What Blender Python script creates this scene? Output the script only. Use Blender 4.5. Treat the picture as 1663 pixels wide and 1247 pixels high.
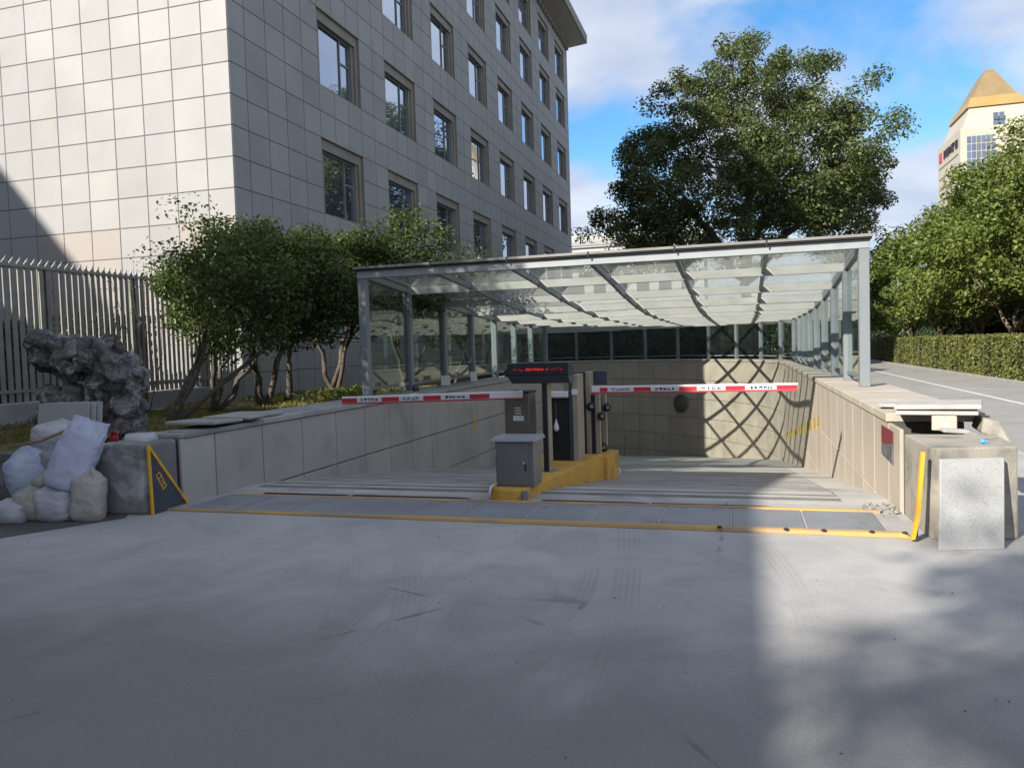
import bpy, bmesh, math, random
import numpy as np
from mathutils import Vector, Matrix, noise, Euler

R = math.radians
random.seed(7)
scene = bpy.context.scene
for o in list(bpy.data.objects):
    bpy.data.objects.remove(o, do_unlink=True)
COL = scene.collection

# =====================================================================  CAMERA
# world axes: +X runs along the drain to the right, +Y runs down the ramp
cam_d = bpy.data.cameras.new('camera')
cam = bpy.data.objects.new('camera', cam_d)
COL.objects.link(cam)
cam_d.sensor_fit = 'HORIZONTAL'
cam_d.sensor_width = 36.0
cam_d.lens = 1261.8 / 1663 * 36
cam_d.clip_start = 0.05
cam_d.clip_end = 3000
cam.matrix_world = (Matrix.Translation((0, 0, 1.6)) @ Matrix.Rotation(R(16.5), 4, 'Z')
                    @ Matrix.Rotation(R(90 - 2.667), 4, 'X') @ Matrix.Rotation(R(-1.763), 4, 'Z'))
scene.camera = cam

# =====================================================================  SUN, SKY, EXPOSURE
LIGHT = Vector((1.0, 1.75, -1.15)).normalized()
sun_d = bpy.data.lights.new('sun', 'SUN')
sun_d.energy = 4.6
sun_d.angle = R(0.6)
sun_d.color = (1.0, 0.93, 0.82)
sun = bpy.data.objects.new('sun', sun_d)
COL.objects.link(sun)
sun.rotation_euler = LIGHT.to_track_quat('-Z', 'Y').to_euler()
sun.location = (-20, -25, 40)

world = bpy.data.worlds.new('World')
scene.world = world
world.use_nodes = True
wt = world.node_tree
for n in list(wt.nodes):
    wt.nodes.remove(n)
SKY_STRENGTH = 0.100
CLOUD = (4.1, 4.35, 4.9, 1)
def wn(t, **k):
    n = wt.nodes.new(t)
    for a, v in k.items():
        setattr(n, a, v)
    return n
wl = wt.links.new
w_out = wn('ShaderNodeOutputWorld')
w_bg = wn('ShaderNodeBackground')
w_bg.inputs['Strength'].default_value = SKY_STRENGTH
w_sky = wn('ShaderNodeTexSky', sky_type='NISHITA', sun_disc=False)
w_sky.sun_elevation = math.asin(-LIGHT.z)
w_sky.sun_rotation = math.atan2(-LIGHT.x, -LIGHT.y)
w_sky.air_density = 1.0
w_sky.dust_density = 0.7
w_sky.ozone_density = 2.0
w_tc = wn('ShaderNodeTexCoord')
w_sep = wn('ShaderNodeSeparateXYZ')
wl(w_tc.outputs['Generated'], w_sep.inputs[0])
w_z = wn('ShaderNodeMath', operation='MAXIMUM')
wl(w_sep.outputs['Z'], w_z.inputs[0]); w_z.inputs[1].default_value = 0.0
w_za = wn('ShaderNodeMath', operation='ADD')
wl(w_z.outputs[0], w_za.inputs[0]); w_za.inputs[1].default_value = 0.22
w_dx = wn('ShaderNodeMath', operation='DIVIDE'); wl(w_sep.outputs['X'], w_dx.inputs[0]); wl(w_za.outputs[0], w_dx.inputs[1])
w_dy = wn('ShaderNodeMath', operation='DIVIDE'); wl(w_sep.outputs['Y'], w_dy.inputs[0]); wl(w_za.outputs[0], w_dy.inputs[1])
w_cmb = wn('ShaderNodeCombineXYZ'); wl(w_dx.outputs[0], w_cmb.inputs[0]); wl(w_dy.outputs[0], w_cmb.inputs[1])
w_cmb.inputs[2].default_value = 3.7
w_no = wn('ShaderNodeTexNoise')
w_no.inputs['Scale'].default_value = 1.35
w_no.inputs['Detail'].default_value = 9
w_no.inputs['Roughness'].default_value = 0.52
w_no.inputs['Distortion'].default_value = 0.25
wl(w_cmb.outputs[0], w_no.inputs['Vector'])
w_rp = wn('ShaderNodeValToRGB')
w_rp.color_ramp.elements[0].position = 0.32
w_rp.color_ramp.elements[1].position = 0.51
w_rp.color_ramp.interpolation = 'EASE'
wl(w_no.outputs['Fac'], w_rp.inputs[0])
w_no2 = wn('ShaderNodeTexNoise')
w_no2.inputs['Scale'].default_value = 2.6
w_no2.inputs['Detail'].default_value = 6
wl(w_cmb.outputs[0], w_no2.inputs['Vector'])
w_cc = wn('ShaderNodeMix', data_type='RGBA')
w_cc.inputs['A'].default_value = (2.9, 3.25, 4.1, 1)
w_cc.inputs['B'].default_value = CLOUD
w_rp2 = wn('ShaderNodeValToRGB')
w_rp2.color_ramp.elements[0].position = 0.38
w_rp2.color_ramp.elements[1].position = 0.62
wl(w_no2.outputs['Fac'], w_rp2.inputs[0])
wl(w_rp2.outputs[0], w_cc.inputs['Factor'])
w_mx = wn('ShaderNodeMix', data_type='RGBA')
w_fac = wn('ShaderNodeMath', operation='MULTIPLY'); wl(w_rp.outputs[0], w_fac.inputs[0]); w_fac.inputs[1].default_value = 0.93
wl(w_fac.outputs[0], w_mx.inputs['Factor'])
w_hs = wn('ShaderNodeHueSaturation')
w_hs.inputs['Saturation'].default_value = 1.35
w_hs.inputs['Value'].default_value = 1.05
wl(w_sky.outputs[0], w_hs.inputs['Color'])
wl(w_hs.outputs[0], w_mx.inputs['A'])
wl(w_cc.outputs['Result'], w_mx.inputs['B'])
wl(w_mx.outputs['Result'], w_bg.inputs['Color'])
wl(w_bg.outputs[0], w_out.inputs['Surface'])

vs = scene.view_settings
vs.view_transform = 'Standard'
vs.look = 'None'
vs.exposure = 1.0
vs.gamma = 1.0
vs.use_curve_mapping = False
scene.render.engine = 'CYCLES'
scene.cycles.max_bounces = 10
scene.cycles.transparent_max_bounces = 24
scene.cycles.diffuse_bounces = 4
scene.cycles.glossy_bounces = 4
scene.cycles.caustics_reflective = False
scene.cycles.caustics_refractive = False
scene.cycles.use_denoising = True

# =====================================================================  MATERIALS
M = {}
class NT:
    def __init__(s, name):
        s.m = bpy.data.materials.new(name); s.m.use_nodes = True
        s.t = s.m.node_tree
        for n in list(s.t.nodes): s.t.nodes.remove(n)
        s.out = s.t.nodes.new('ShaderNodeOutputMaterial')
    def n(s, t, ins=None, **k):
        nd = s.t.nodes.new(t)
        for a, v in k.items(): setattr(nd, a, v)
        for a, v in (ins or {}).items():
            if isinstance(v, bpy.types.NodeSocket): s.t.links.new(v, nd.inputs[a])
            else: nd.inputs[a].default_value = v
        return nd
    def pos(s):
        return s.n('ShaderNodeNewGeometry').outputs['Position']
    def noise(s, scale, detail=5, rough=.55, dist=0.0, vec=None, w=None):
        return s.n('ShaderNodeTexNoise', {'Vector': vec or s.pos(), 'Scale': scale, 'Detail': detail, 'Roughness': rough, 'Distortion': dist}).outputs['Fac']
    def ramp(s, fac, p0, p1, c0=(0, 0, 0, 1), c1=(1, 1, 1, 1)):
        r = s.n('ShaderNodeValToRGB', {0: fac})
        r.color_ramp.elements[0].position = p0; r.color_ramp.elements[1].position = p1
        r.color_ramp.elements[0].color = c0; r.color_ramp.elements[1].color = c1
        return r.outputs[0]
    def mix(s, f, a, b, blend='MIX'):
        return s.n('ShaderNodeMix', {'Factor': f, 'A': c4(a), 'B': c4(b)}, data_type='RGBA', blend_type=blend).outputs['Result']
    def span(s, v, a, b, lo=0.0, hi=1.0):
        return s.n('ShaderNodeMapRange', {0: v, 1: a, 2: b, 3: lo, 4: hi}, interpolation_type='SMOOTHSTEP').outputs[0]
    def math(s, op, a, b=0.0, c=0.0):
        return s.n('ShaderNodeMath', {0: a, 1: b, 2: c}, operation=op).outputs[0]
    def bump(s, h, strength=.3, dist=.01, normal=None):
        d = {'Height': h, 'Strength': strength, 'Distance': dist}
        if normal: d['Normal'] = normal
        return s.n('ShaderNodeBump', d).outputs[0]
    def bsdf(s, **k):
        p = s.n('ShaderNodeBsdfPrincipled', {a.replace('_', ' '): (c4(v) if isinstance(v, tuple) else v) for a, v in k.items()})
        s.t.links.new(p.outputs[0], s.out.inputs[0]); return p
def c4(c):
    if isinstance(c, tuple) and len(c) == 3: return (*c, 1)
    return c

def simple(name, col, col2=None, rough=.8, scale=2.0, lo=.35, hi=.65, rnd=0.0, bump=.2, bscale=60, bdist=.004, metal=0.0, stain=None, stain_lo=.55, stain_hi=.72, stain_scale=1.2, spec=.4):
    s = NT(name)
    col2 = col2 or tuple(c * .75 for c in col)
    f = s.ramp(s.noise(scale, 6), lo, hi)
    c = s.mix(f, col, col2)
    g = s.noise(bscale, 3)
    c = s.mix(s.math('MULTIPLY', g, .35), c, tuple(x * .62 for x in col), 'MIX')
    if stain:
        c = s.mix(s.ramp(s.noise(stain_scale, 8, .65, .4), stain_lo, stain_hi), c, stain)
    if rnd:
        oi = s.n('ShaderNodeObjectInfo').outputs['Random']
        v = s.math('MULTIPLY_ADD', oi, rnd, 1 - rnd / 2)
        hs = s.n('ShaderNodeHueSaturation', {'Color': c, 'Value': v})
        c = hs.outputs[0]
    b = s.bump(s.noise(bscale, 6), bump, bdist)
    s.bsdf(Base_Color=c, Roughness=rough, Metallic=metal, Normal=b, **{'Specular_IOR_Level': spec})
    M[name] = s.m
    return s.m

simple('granite_panel', (.318, .318, .318), (.28, .279, .276), rough=.62, scale=.7, rnd=.13, bump=.06, bscale=90, stain=(.33, .305, .27), stain_lo=.60, stain_hi=.80, stain_scale=.9)
simple('granite_pink', (.34, .305, .285), (.30, .272, .255), rough=.62, scale=.7, rnd=.10, bump=.06, bscale=90)
simple('joint_dark', (.085, .08, .075), rough=.95)
simple('joint_grey', (.165, .158, .148), rough=.95)
simple('reveal_stone', (.27, .25, .215), (.21, .195, .17), rough=.7, scale=1.3)
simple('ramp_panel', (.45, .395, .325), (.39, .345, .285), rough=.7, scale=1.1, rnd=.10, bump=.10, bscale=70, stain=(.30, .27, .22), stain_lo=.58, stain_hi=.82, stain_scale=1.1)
simple('ramp_panel_shade', (.40, .385, .36), (.33, .32, .30), rough=.7, scale=1.1, rnd=.10, bump=.10, bscale=70, stain=(.22, .21, .19), stain_lo=.56, stain_hi=.80, stain_scale=1.1)  # the beige panel stone greyed, shade painted into its colour
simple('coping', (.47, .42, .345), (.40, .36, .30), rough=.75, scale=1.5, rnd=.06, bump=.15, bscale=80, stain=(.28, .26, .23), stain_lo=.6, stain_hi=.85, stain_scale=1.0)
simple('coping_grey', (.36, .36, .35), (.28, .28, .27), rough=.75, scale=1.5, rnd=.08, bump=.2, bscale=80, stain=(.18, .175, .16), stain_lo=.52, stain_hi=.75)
simple('concrete_block', (.34, .31, .265), (.28, .26, .22), rough=.9, scale=2.2, bump=.5, bscale=55, bdist=.006, stain=(.16, .155, .14), stain_lo=.50, stain_hi=.66, stain_scale=2.6)
simple('concrete_dark', (.20, .20, .195), (.14, .14, .138), rough=.9, scale=2.0, bump=.5, bscale=55, bdist=.006, stain=(.34, .34, .33), stain_lo=.52, stain_hi=.64, stain_scale=2.2)
simple('granite_slab', (.37, .375, .37), (.33, .335, .33), rough=.55, scale=5, bump=.05, bscale=160, rnd=.04, stain=(.24, .24, .235), stain_lo=.54, stain_hi=.60, stain_scale=85)
simple('white_stone', (.42, .41, .39), (.34, .33, .315), rough=.8, scale=6, bump=.4, bscale=45, stain=(.30, .29, .27), stain_lo=.6, stain_hi=.75, stain_scale=8)
simple('rubble_grey', (.30, .295, .28), (.2, .195, .185), rough=.95, scale=20)
simple('pink_brick', (.52, .36, .30), (.58, .47, .42), rough=.9, scale=14, bump=.4)
simple('beam_paint', (.40, .395, .38), (.35, .345, .33), rough=.5, scale=2, bump=.02)
simple('steel_paint', (.20, .225, .245), (.175, .195, .21), rough=.42, scale=2.0, bump=.02, stain=(.14, .15, .155), stain_lo=.60, stain_hi=.80, stain_scale=2.2, spec=.5)
simple('fascia_paint', (.33, .355, .37), (.29, .31, .325), rough=.45, scale=2, bump=.02, stain=(.22, .23, .235), stain_lo=.6, stain_hi=.8)
simple('flashing', (.235, .23, .215), (.17, .165, .155), rough=.6, scale=3)
simple('rubber_dark', (.03, .03, .032), rough=.8)
simple('stainless', (.20, .205, .205), (.155, .16, .16), rough=.4, scale=3, bump=.02, metal=.5)
simple('stainless_warm', (.20, .18, .15), (.15, .137, .112), rough=.4, scale=2, bump=.02, metal=.7)
simple('edge_metal', (.36, .31, .235), (.28, .245, .19), rough=.5, scale=3, metal=.2)
simple('machine_dark', (.014, .016, .021), (.010, .011, .015), rough=.5, scale=2, bump=.02)
simple('machine_blue', (.045, .058, .08), (.035, .045, .06), rough=.45, scale=2, bump=.02)
simple('white_plastic', (.72, .73, .76), (.66, .67, .7), rough=.45, scale=5)
simple('lid_grey', (.33, .34, .37), rough=.45)
simple('sticker', (.60, .62, .66), (.5, .52, .56), rough=.6, scale=20)
simple('yellow_paint', (.74, .40, .035), (.66, .34, .03), rough=.6, scale=3, stain=(.30, .19, .09), stain_lo=.56, stain_hi=.74, stain_scale=4, bump=.3)
simple('yellow_island', (.62, .36, .06), (.52, .29, .05), rough=.75, scale=3, stain=(.22, .165, .10), stain_lo=.50, stain_hi=.74, stain_scale=3.5, bump=.5)
simple('yellow_bar', (.55, .33, .085), (.43, .27, .11), rough=.7, scale=1.2, stain=(.30, .21, .145), stain_lo=.42, stain_hi=.62, stain_scale=1.6, bump=.4)
simple('red_paint', (.50, .03, .045), (.42, .025, .035), rough=.4, scale=6, bump=.05)
simple('white_paint', (.74, .74, .74), (.66, .66, .67), rough=.4, scale=4, bump=.05)
simple('marker_yellow', (.46, .31, .07), (.38, .27, .08), rough=.7, scale=6)
simple('ink_black', (.02, .02, .025), rough=.6)
simple('road_paint', (.66, .66, .63), (.50, .50, .48), rough=.85, scale=5, stain=(.36, .36, .35), stain_lo=.55, stain_hi=.7, stain_scale=4)
simple('bark', (.115, .095, .075), (.065, .055, .045), rough=.95, scale=9, bump=.9, bscale=25, bdist=.02, stain=(.26, .23, .18), stain_lo=.60, stain_hi=.72, stain_scale=6)
simple('bark_pale', (.24, .19, .135), (.13, .105, .08), rough=.95, scale=7, bump=.9, bscale=25, bdist=.02)
simple('fence_metal', (.30, .29, .27), (.23, .222, .205), rough=.55, scale=4, metal=.1, rnd=.15)
simple('fence_spike', (.42, .42, .40), rough=.5)  # paler than the slats: sunlight on the tips painted into the metal
simple('fence_post', (.16, .19, .11), (.13, .14, .095), rough=.7, scale=4)
simple('plinth', (.34, .335, .325), (.26, .255, .25), rough=.9, scale=2, bump=.3)
simple('tower_stone', (.42, .385, .315), (.38, .35, .29), rough=.7, scale=.15)
simple('tower_gold', (.28, .205, .105), (.235, .17, .085), rough=.5, scale=.3, metal=.2)
simple('tower_gold_bright', (.34, .235, .09), (.29, .20, .08), rough=.4, scale=.3)
simple('render_white', (.42, .42, .41), (.38, .38, .37), rough=.85, scale=.3)
simple('sack_lilac', (0.451, 0.459, 0.58), (0.403, 0.419, 0.549), rough=.6, scale=5, bump=.25, bscale=220, bdist=.002)
simple('sack_white', (0.452, 0.461, 0.487), (0.348, 0.348, 0.365), rough=.7, scale=4, bump=.3, bscale=200, bdist=.002, stain=(.20, .19, .17), stain_lo=.6, stain_hi=.75, stain_scale=6)
simple('sack_beige', (.40, .385, .35), (.30, .285, .255), rough=.8, scale=4, bump=.3, bscale=200, bdist=.002, stain=(.18, .16, .13), stain_lo=.55, stain_hi=.75, stain_scale=5)
simple('sack_blue', (.40, .44, .53), (.34, .39, .50), rough=.55, scale=5, bump=.25, bscale=200, bdist=.002)
simple('plastic_grey', (0.252, 0.259, 0.273), (0.182, 0.189, 0.203), rough=.35, scale=7, bump=.3, bscale=60)
simple('red_scrap', (.42, .04, .04), rough=.7)
simple('yellow_scrap', (.40, .30, .06), rough=.7)
simple('wood', (.28, .19, .11), (.2, .14, .08), rough=.85, scale=12)
simple('soil', (.16, .115, .07), (.11, .08, .05), rough=1, scale=3, bump=.9, bscale=30, bdist=.02, stain=(.13, .13, .03), stain_lo=.45, stain_hi=.62)
simple('hedge_core', (.02, .025, .012), rough=1)
simple('dirt', (.10, .098, .095), (.075, .074, .072), rough=1, scale=3, bump=.6)
simple('sign_red', (.22, .04, .045), rough=.5)
simple('sign_dark', (.06, .06, .065), (.20, .20, .21), rough=.5, scale=9)
simple('blue_scrap', (.10, .42, .75), rough=.5)
simple('plate_dark', (.055, .065, .085), (.04, .048, .065), rough=.5, scale=3)
simple('mirror_back', (.075, .08, .062), (.05, .052, .042), rough=.55, scale=3)
simple('paper', (.74, .70, .60), rough=.8)
simple('curtain', (.30, .36, .45), rough=.9)

for nm in ('sack_lilac', 'sack_white', 'sack_beige', 'sack_blue', 'plastic_grey'):
    mt_ = M[nm]; tr_ = mt_.node_tree
    pr_ = [n for n in tr_.nodes if n.type == 'BSDF_PRINCIPLED'][0]
    ob_ = [l.from_node for l in tr_.links if l.to_node == pr_ and l.to_socket.name == 'Normal'][0]
    nz_ = tr_.nodes.new('ShaderNodeTexNoise'); nz_.inputs['Scale'].default_value = 11; nz_.inputs['Detail'].default_value = 5; nz_.inputs['Distortion'].default_value = 1.6
    ge_ = tr_.nodes.new('ShaderNodeNewGeometry'); tr_.links.new(ge_.outputs['Position'], nz_.inputs['Vector'])
    bp2 = tr_.nodes.new('ShaderNodeBump'); bp2.inputs['Strength'].default_value = .5; bp2.inputs['Distance'].default_value = .014
    tr_.links.new(nz_.outputs['Fac'], bp2.inputs['Height']); tr_.links.new(bp2.outputs[0], ob_.inputs['Normal'])

# asphalt / concrete apron with stains, dusty patches and tyre tracks
def make_ground():
    s = NT('apron_concrete')
    P = s.pos()
    big = s.ramp(s.noise(.35, 6, .6, .6), .35, .68)
    c = s.mix(big, (.45, .44, .425), (.36, .356, .35))
    med = s.ramp(s.noise(1.3, 7, .62, .8), .42, .70)
    c = s.mix(s.math('MULTIPLY', med, .5), c, (.24, .239, .237))
    # dusty dried patches
    sc = s.n('ShaderNodeMapping', {'Vector': P, 'Scale': (1.0, 2.3, 1.0), 'Rotation': (0, 0, .5)}).outputs[0]
    dust = s.ramp(s.noise(1.1, 9, .68, 1.2, vec=sc), .60, .70)
    c = s.mix(s.math('MULTIPLY', dust, .4), c, (.50, .49, .47))
    sp = s.n('ShaderNodeSeparateXYZ', {0: P})
    X, Y = sp.outputs[0], sp.outputs[1]
    near_dark = s.span(s.math('ADD', Y, s.math('MULTIPLY_ADD', s.noise(.9, 7, .6, .7), 3.0, -1.5)), 2.9, 5.5, 1.0, 0.0)  # darker toward the viewer: asphalt tone plus foreground shade painted in
    c = s.mix(s.math('MULTIPLY', near_dark, .85), c, (.16, .161, .165))
    # one pale scrubbed patch in front of the drain
    dx = s.math('DIVIDE', s.math('SUBTRACT', X, -1.72), .42); dy = s.math('DIVIDE', s.math('SUBTRACT', Y, 5.62), .26)
    rr = s.math('ADD', s.math('MULTIPLY', dx, dx), s.math('MULTIPLY', dy, dy))
    blob = s.ramp(s.math('ADD', rr, s.math('MULTIPLY_ADD', s.noise(6, 6), 1.6, -.8)), .35, 1.0, (1, 1, 1, 1), (0, 0, 0, 1))
    c = s.mix(s.math('MULTIPLY', blob, .6), c, (.47, .46, .44))
    # tyre tracks: ribbed bands along large arcs
    tracks = None
    for cx, cy, rad, w in ((14.2, 6.0, 16.6, .20), (14.2, 6.0, 15.95, .17), (-10.4, 1.2, 8.95, .20), (-10.4, 1.2, 8.55, .17), (9.5, 4.0, 13.2, .19), (9.5, 4.0, 12.7, .17), (-8.0, 4.5, 7.0, .15), (-8.0, 4.5, 8.35, .16), (-30.0, 2, 29.4, .2), (-30.0, 2, 28.1, .2), (-6.5, 2.0, 7.4, .18)):
        ax = s.math('SUBTRACT', X, cx); ay = s.math('SUBTRACT', Y, cy)
        d = s.math('SUBTRACT', s.math('SQRT', s.math('ADD', s.math('MULTIPLY', ax, ax), s.math('MULTIPLY', ay, ay))), rad)
        band = s.math('LESS_THAN', s.math('ABSOLUTE', d), w / 2)
        rib = s.math('MULTIPLY_ADD', s.math('SINE', s.math('MULTIPLY', d, 6.2832 / .042)), .38, .62)
        b = s.math('MULTIPLY', band, rib)
        tracks = b if tracks is None else s.math('MAXIMUM', tracks, b)
    fade = s.ramp(s.noise(.8, 5, .6, .5), .40, .66)
    c = s.mix(s.math('MULTIPLY', s.math('MULTIPLY', tracks, fade), .30), c, (.15, .147, .143))
    grain = s.noise(95, 4, .75)
    c = s.mix(s.math('MULTIPLY', s.ramp(grain, .40, .66), .55), c, s.mix(.6, c, (.10, .10, .10)))
    gr2 = s.noise(64, 6, .8)
    c = s.mix(s.math('MULTIPLY', s.ramp(gr2, .50, .74), .22), c, (.50, .49, .47))
    ck = s.n('ShaderNodeTexVoronoi', {'Vector': P, 'Scale': .33}, feature='DISTANCE_TO_EDGE').outputs['Distance']
    wob = s.math('MULTIPLY_ADD', s.noise(5, 5), .03, -.015)
    crk = s.math('MULTIPLY', s.span(s.math('ADD', ck, wob), .001, .005, 1.0, 0.0), s.ramp(s.noise(.6, 3), .52, .6))
    c = s.mix(s.math('MULTIPLY', crk, .6), c, (.09, .088, .085))
    v = s.n('ShaderNodeTexVoronoi', {'Vector': P, 'Scale': 42.0}).outputs['Distance']
    peb = s.ramp(v, .05, .11, (1, 1, 1, 1), (0, 0, 0, 1))
    c = s.mix(s.math('MULTIPLY', peb, s.math('MULTIPLY', s.ramp(s.noise(3, 3), .6, .75), .4)), c, (.16, .16, .16))
    h = s.math('ADD', s.math('MULTIPLY', s.noise(90, 5, .75), 1.0), s.math('MULTIPLY', s.noise(9, 5), 1.0))
    s.bsdf(Base_Color=c, Roughness=.88, Normal=s.bump(h, .6, .007), **{'Specular_IOR_Level': .3})
    M['apron'] = s.m
make_ground()
simple('road', (.30, .295, .285), (.25, .247, .24), rough=.92, scale=.6, bump=.4, bscale=90, stain=(.20, .20, .195), stain_lo=.55, stain_hi=.75, stain_scale=.8)
simple('ramp_floor', (.47, .455, .42), (.38, .365, .34), rough=.85, scale=1.4, bump=.35, bscale=80, stain=(.20, .195, .185), stain_lo=.50, stain_hi=.72, stain_scale=1.2)

simple('groove_dirt_shade', (.20, .195, .185), (.13, .127, .12), rough=.95, scale=2)  # groove bands: dirt tone with the shade of the ridges painted in
def make_plate():
    s = NT('drain_plate')
    P = s.pos()
    sp = s.n('ShaderNodeSeparateXYZ', {0: P})
    k = 6.2832 / .034
    w1 = s.math('SINE', s.math('MULTIPLY', s.math('ADD', sp.outputs[0], sp.outputs[1]), k))
    w2 = s.math('SINE', s.math('MULTIPLY', s.math('SUBTRACT', sp.outputs[0], sp.outputs[1]), k))
    h = s.math('MULTIPLY', w1, w2)
    base = s.mix(s.ramp(s.noise(2.0, 6), .35, .7), (.34, .355, .38), (.25, .26, .28))
    base = s.mix(s.ramp(s.noise(5, 6), .60, .72), base, (.16, .15, .14))
    c = s.mix(s.math('MULTIPLY_ADD', h, .25, .25), base, (.11, .115, .125))
    s.bsdf(Base_Color=c, Roughness=.5, Metallic=.35, Normal=s.bump(h, .5, .004))
    M['plate'] = s.m
make_plate()

def make_glass(name, tint, gloss, dirt=.06, dirtcol=(.55, .54, .5)):
    s = NT(name)
    tr = s.n('ShaderNodeBsdfTransparent', {'Color': c4(tint)})
    gl = s.n('ShaderNodeBsdfGlossy', {'Color': (1, 1, 1, 1), 'Roughness': .02})
    df = s.n('ShaderNodeBsdfDiffuse', {'Color': c4(dirtcol)})
    tl = s.n('ShaderNodeBsdfTranslucent', {'Color': c4(dirtcol)})
    dd = s.n('ShaderNodeMixShader', {0: .5, 1: df.outputs[0], 2: tl.outputs[0]})
    fc = s.n('ShaderNodeLayerWeight', {'Blend': .5}).outputs['Facing']
    fr = s.math('MULTIPLY_ADD', s.math('POWER', fc, 5.0), .94, .045)
    a = s.n('ShaderNodeMixShader', {0: s.math('MULTIPLY', fr, gloss), 1: tr.outputs[0], 2: gl.outputs[0]})
    dm = s.math('MULTIPLY', s.ramp(s.noise(1.6, 6, .6, .4), .3, .75), dirt)
    b = s.n('ShaderNodeMixShader', {0: dm, 1: a.outputs[0], 2: dd.outputs[0]})
    s.t.links.new(b.outputs[0], s.out.inputs[0])
    M[name] = s.m
make_glass('roof_glass', (.90, .935, .925), .9, .15, (.62, .62, .6))
make_glass('wall_glass', (.78, .86, .83), 1.0, .05)

def make_window():
    s = NT('window_glass')
    oi = s.n('ShaderNodeObjectInfo').outputs['Random']
    c = s.mix(oi, (.018, .028, .04), (.05, .075, .11))
    wv = s.noise(.9, 2)
    n = s.bump(wv, .06, .05)
    d = s.n('ShaderNodeBsdfPrincipled', {'Base Color': c, 'Roughness': .25})
    g = s.n('ShaderNodeBsdfGlossy', {'Color': (.80, .88, 1, 1), 'Roughness': .015, 'Normal': n})
    lw = s.n('ShaderNodeLayerWeight', {'Blend': .35}).outputs['Facing']
    f = s.math('MULTIPLY_ADD', lw, .55, .30)
    mx = s.n('ShaderNodeMixShader', {0: f, 1: d.outputs[0], 2: g.outputs[0]})
    s.t.links.new(mx.outputs[0], s.out.inputs[0])
    M['window_glass'] = s.m
make_window()

def make_leaf(name, c1, c2, tr, clump=.55, tfac=.28):
    s = NT(name)
    isl = s.n('ShaderNodeNewGeometry').outputs['Random Per Island']
    cl = s.ramp(s.noise(clump, 3), .35, .65)
    f = s.math('MULTIPLY_ADD', isl, .6, s.math('MULTIPLY', cl, .4))
    c = s.mix(f, c1, c2)
    d = s.n('ShaderNodeBsdfPrincipled', {'Base Color': c, 'Roughness': .48, 'Specular IOR Level': .35})
    t = s.n('ShaderNodeBsdfTranslucent', {'Color': c4(tr)})
    m = s.n('ShaderNodeMixShader', {0: tfac, 1: d.outputs[0], 2: t.outputs[0]})
    s.t.links.new(m.outputs[0], s.out.inputs[0])
    M[name] = s.m
make_leaf('leaf_big', (0.039, 0.062, 0.021), (0.134, 0.169, 0.059), (0.144, 0.178, 0.043), .5)
make_leaf('leaf_garden', (0.023, 0.042, 0.012), (0.093, 0.138, 0.032), (0.103, 0.151, 0.023), .9)
make_leaf('leaf_right', (0.072, 0.109, 0.024), (0.202, 0.25, 0.062), (0.237, 0.278, 0.049), .6, .34)
make_leaf('leaf_hedge', (0.061, 0.088, 0.022), (0.203, 0.209, 0.061), (0.176, 0.189, 0.041), 1.2, .2)
make_leaf('leaf_dark', (.018, .035, .014), (.045, .07, .025), (.04, .07, .02), .6, .15)
make_leaf('grass', (.10, .105, .022), (.22, .20, .05), (.18, .18, .03), .7, .25)
make_leaf('twig_leaf', (.07, .07, .05), (.14, .13, .09), (.08, .08, .04), 2.0, .1)

def emit(name, col, st):
    s = NT(name)
    e = s.n('ShaderNodeEmission', {'Color': c4(col), 'Strength': st})
    s.t.links.new(e.outputs[0], s.out.inputs[0]); M[name] = s.m
emit('led_red', (1, .04, .03), .42)

def make_rock():
    s = NT('scholar_rock')
    g = s.n('ShaderNodeNewGeometry')
    P = g.outputs['Position']
    a = s.ramp(s.noise(3.2, 8, .68, .8), .40, .62)
    c = s.mix(a, (.075, .073, .070), (.235, .23, .222))
    b = s.ramp(s.noise(6, 9, .74, .7), .50, .60)
    c = s.mix(b, c, (.40, .39, .375))
    d = s.ramp(s.n('ShaderNodeTexVoronoi', {'Vector': P, 'Scale': 15.0}).outputs['Distance'], .06, .26, (1, 1, 1, 1), (0, 0, 0, 1))
    c = s.mix(s.math('MULTIPLY', d, .7), c, (.035, .034, .036))
    h = s.math('ADD', s.noise(16, 8, .7), s.math('MULTIPLY', s.noise(55, 6, .7), .4))
    s.bsdf(Base_Color=c, Roughness=.95, Normal=s.bump(h, 1.0, .06), **{'Specular_IOR_Level': .2})
    M['rock'] = s.m
make_rock()

# =====================================================================  BUILD HELPERS
WL = {}
def wloc(o):
    return WL.get(o.name, Vector((0, 0, 0))) if o else Vector((0, 0, 0))
def tag(o, label, cat, group=None):
    o['label'] = label; o['category'] = cat
    if group: o['group'] = group
    return o
def root(name, loc, label, cat, group=None):
    o = bpy.data.objects.new(name, None)
    o.empty_display_size = .2
    COL.objects.link(o); o.location = loc
    WL[o.name] = Vector(loc)
    return tag(o, label, cat, group)
def put(name, me, loc, parent=None, rot=None):
    o = bpy.data.objects.new(name, me)
    COL.objects.link(o)
    p = Vector(loc)
    o.location = p - wloc(parent)
    if rot: o.rotation_euler = rot
    if parent: o.parent = parent
    WL[o.name] = p
    return o
def struct(o):
    o['kind'] = 'structure'; return o
def stuff(o):
    o['kind'] = 'stuff'; return o

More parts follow.
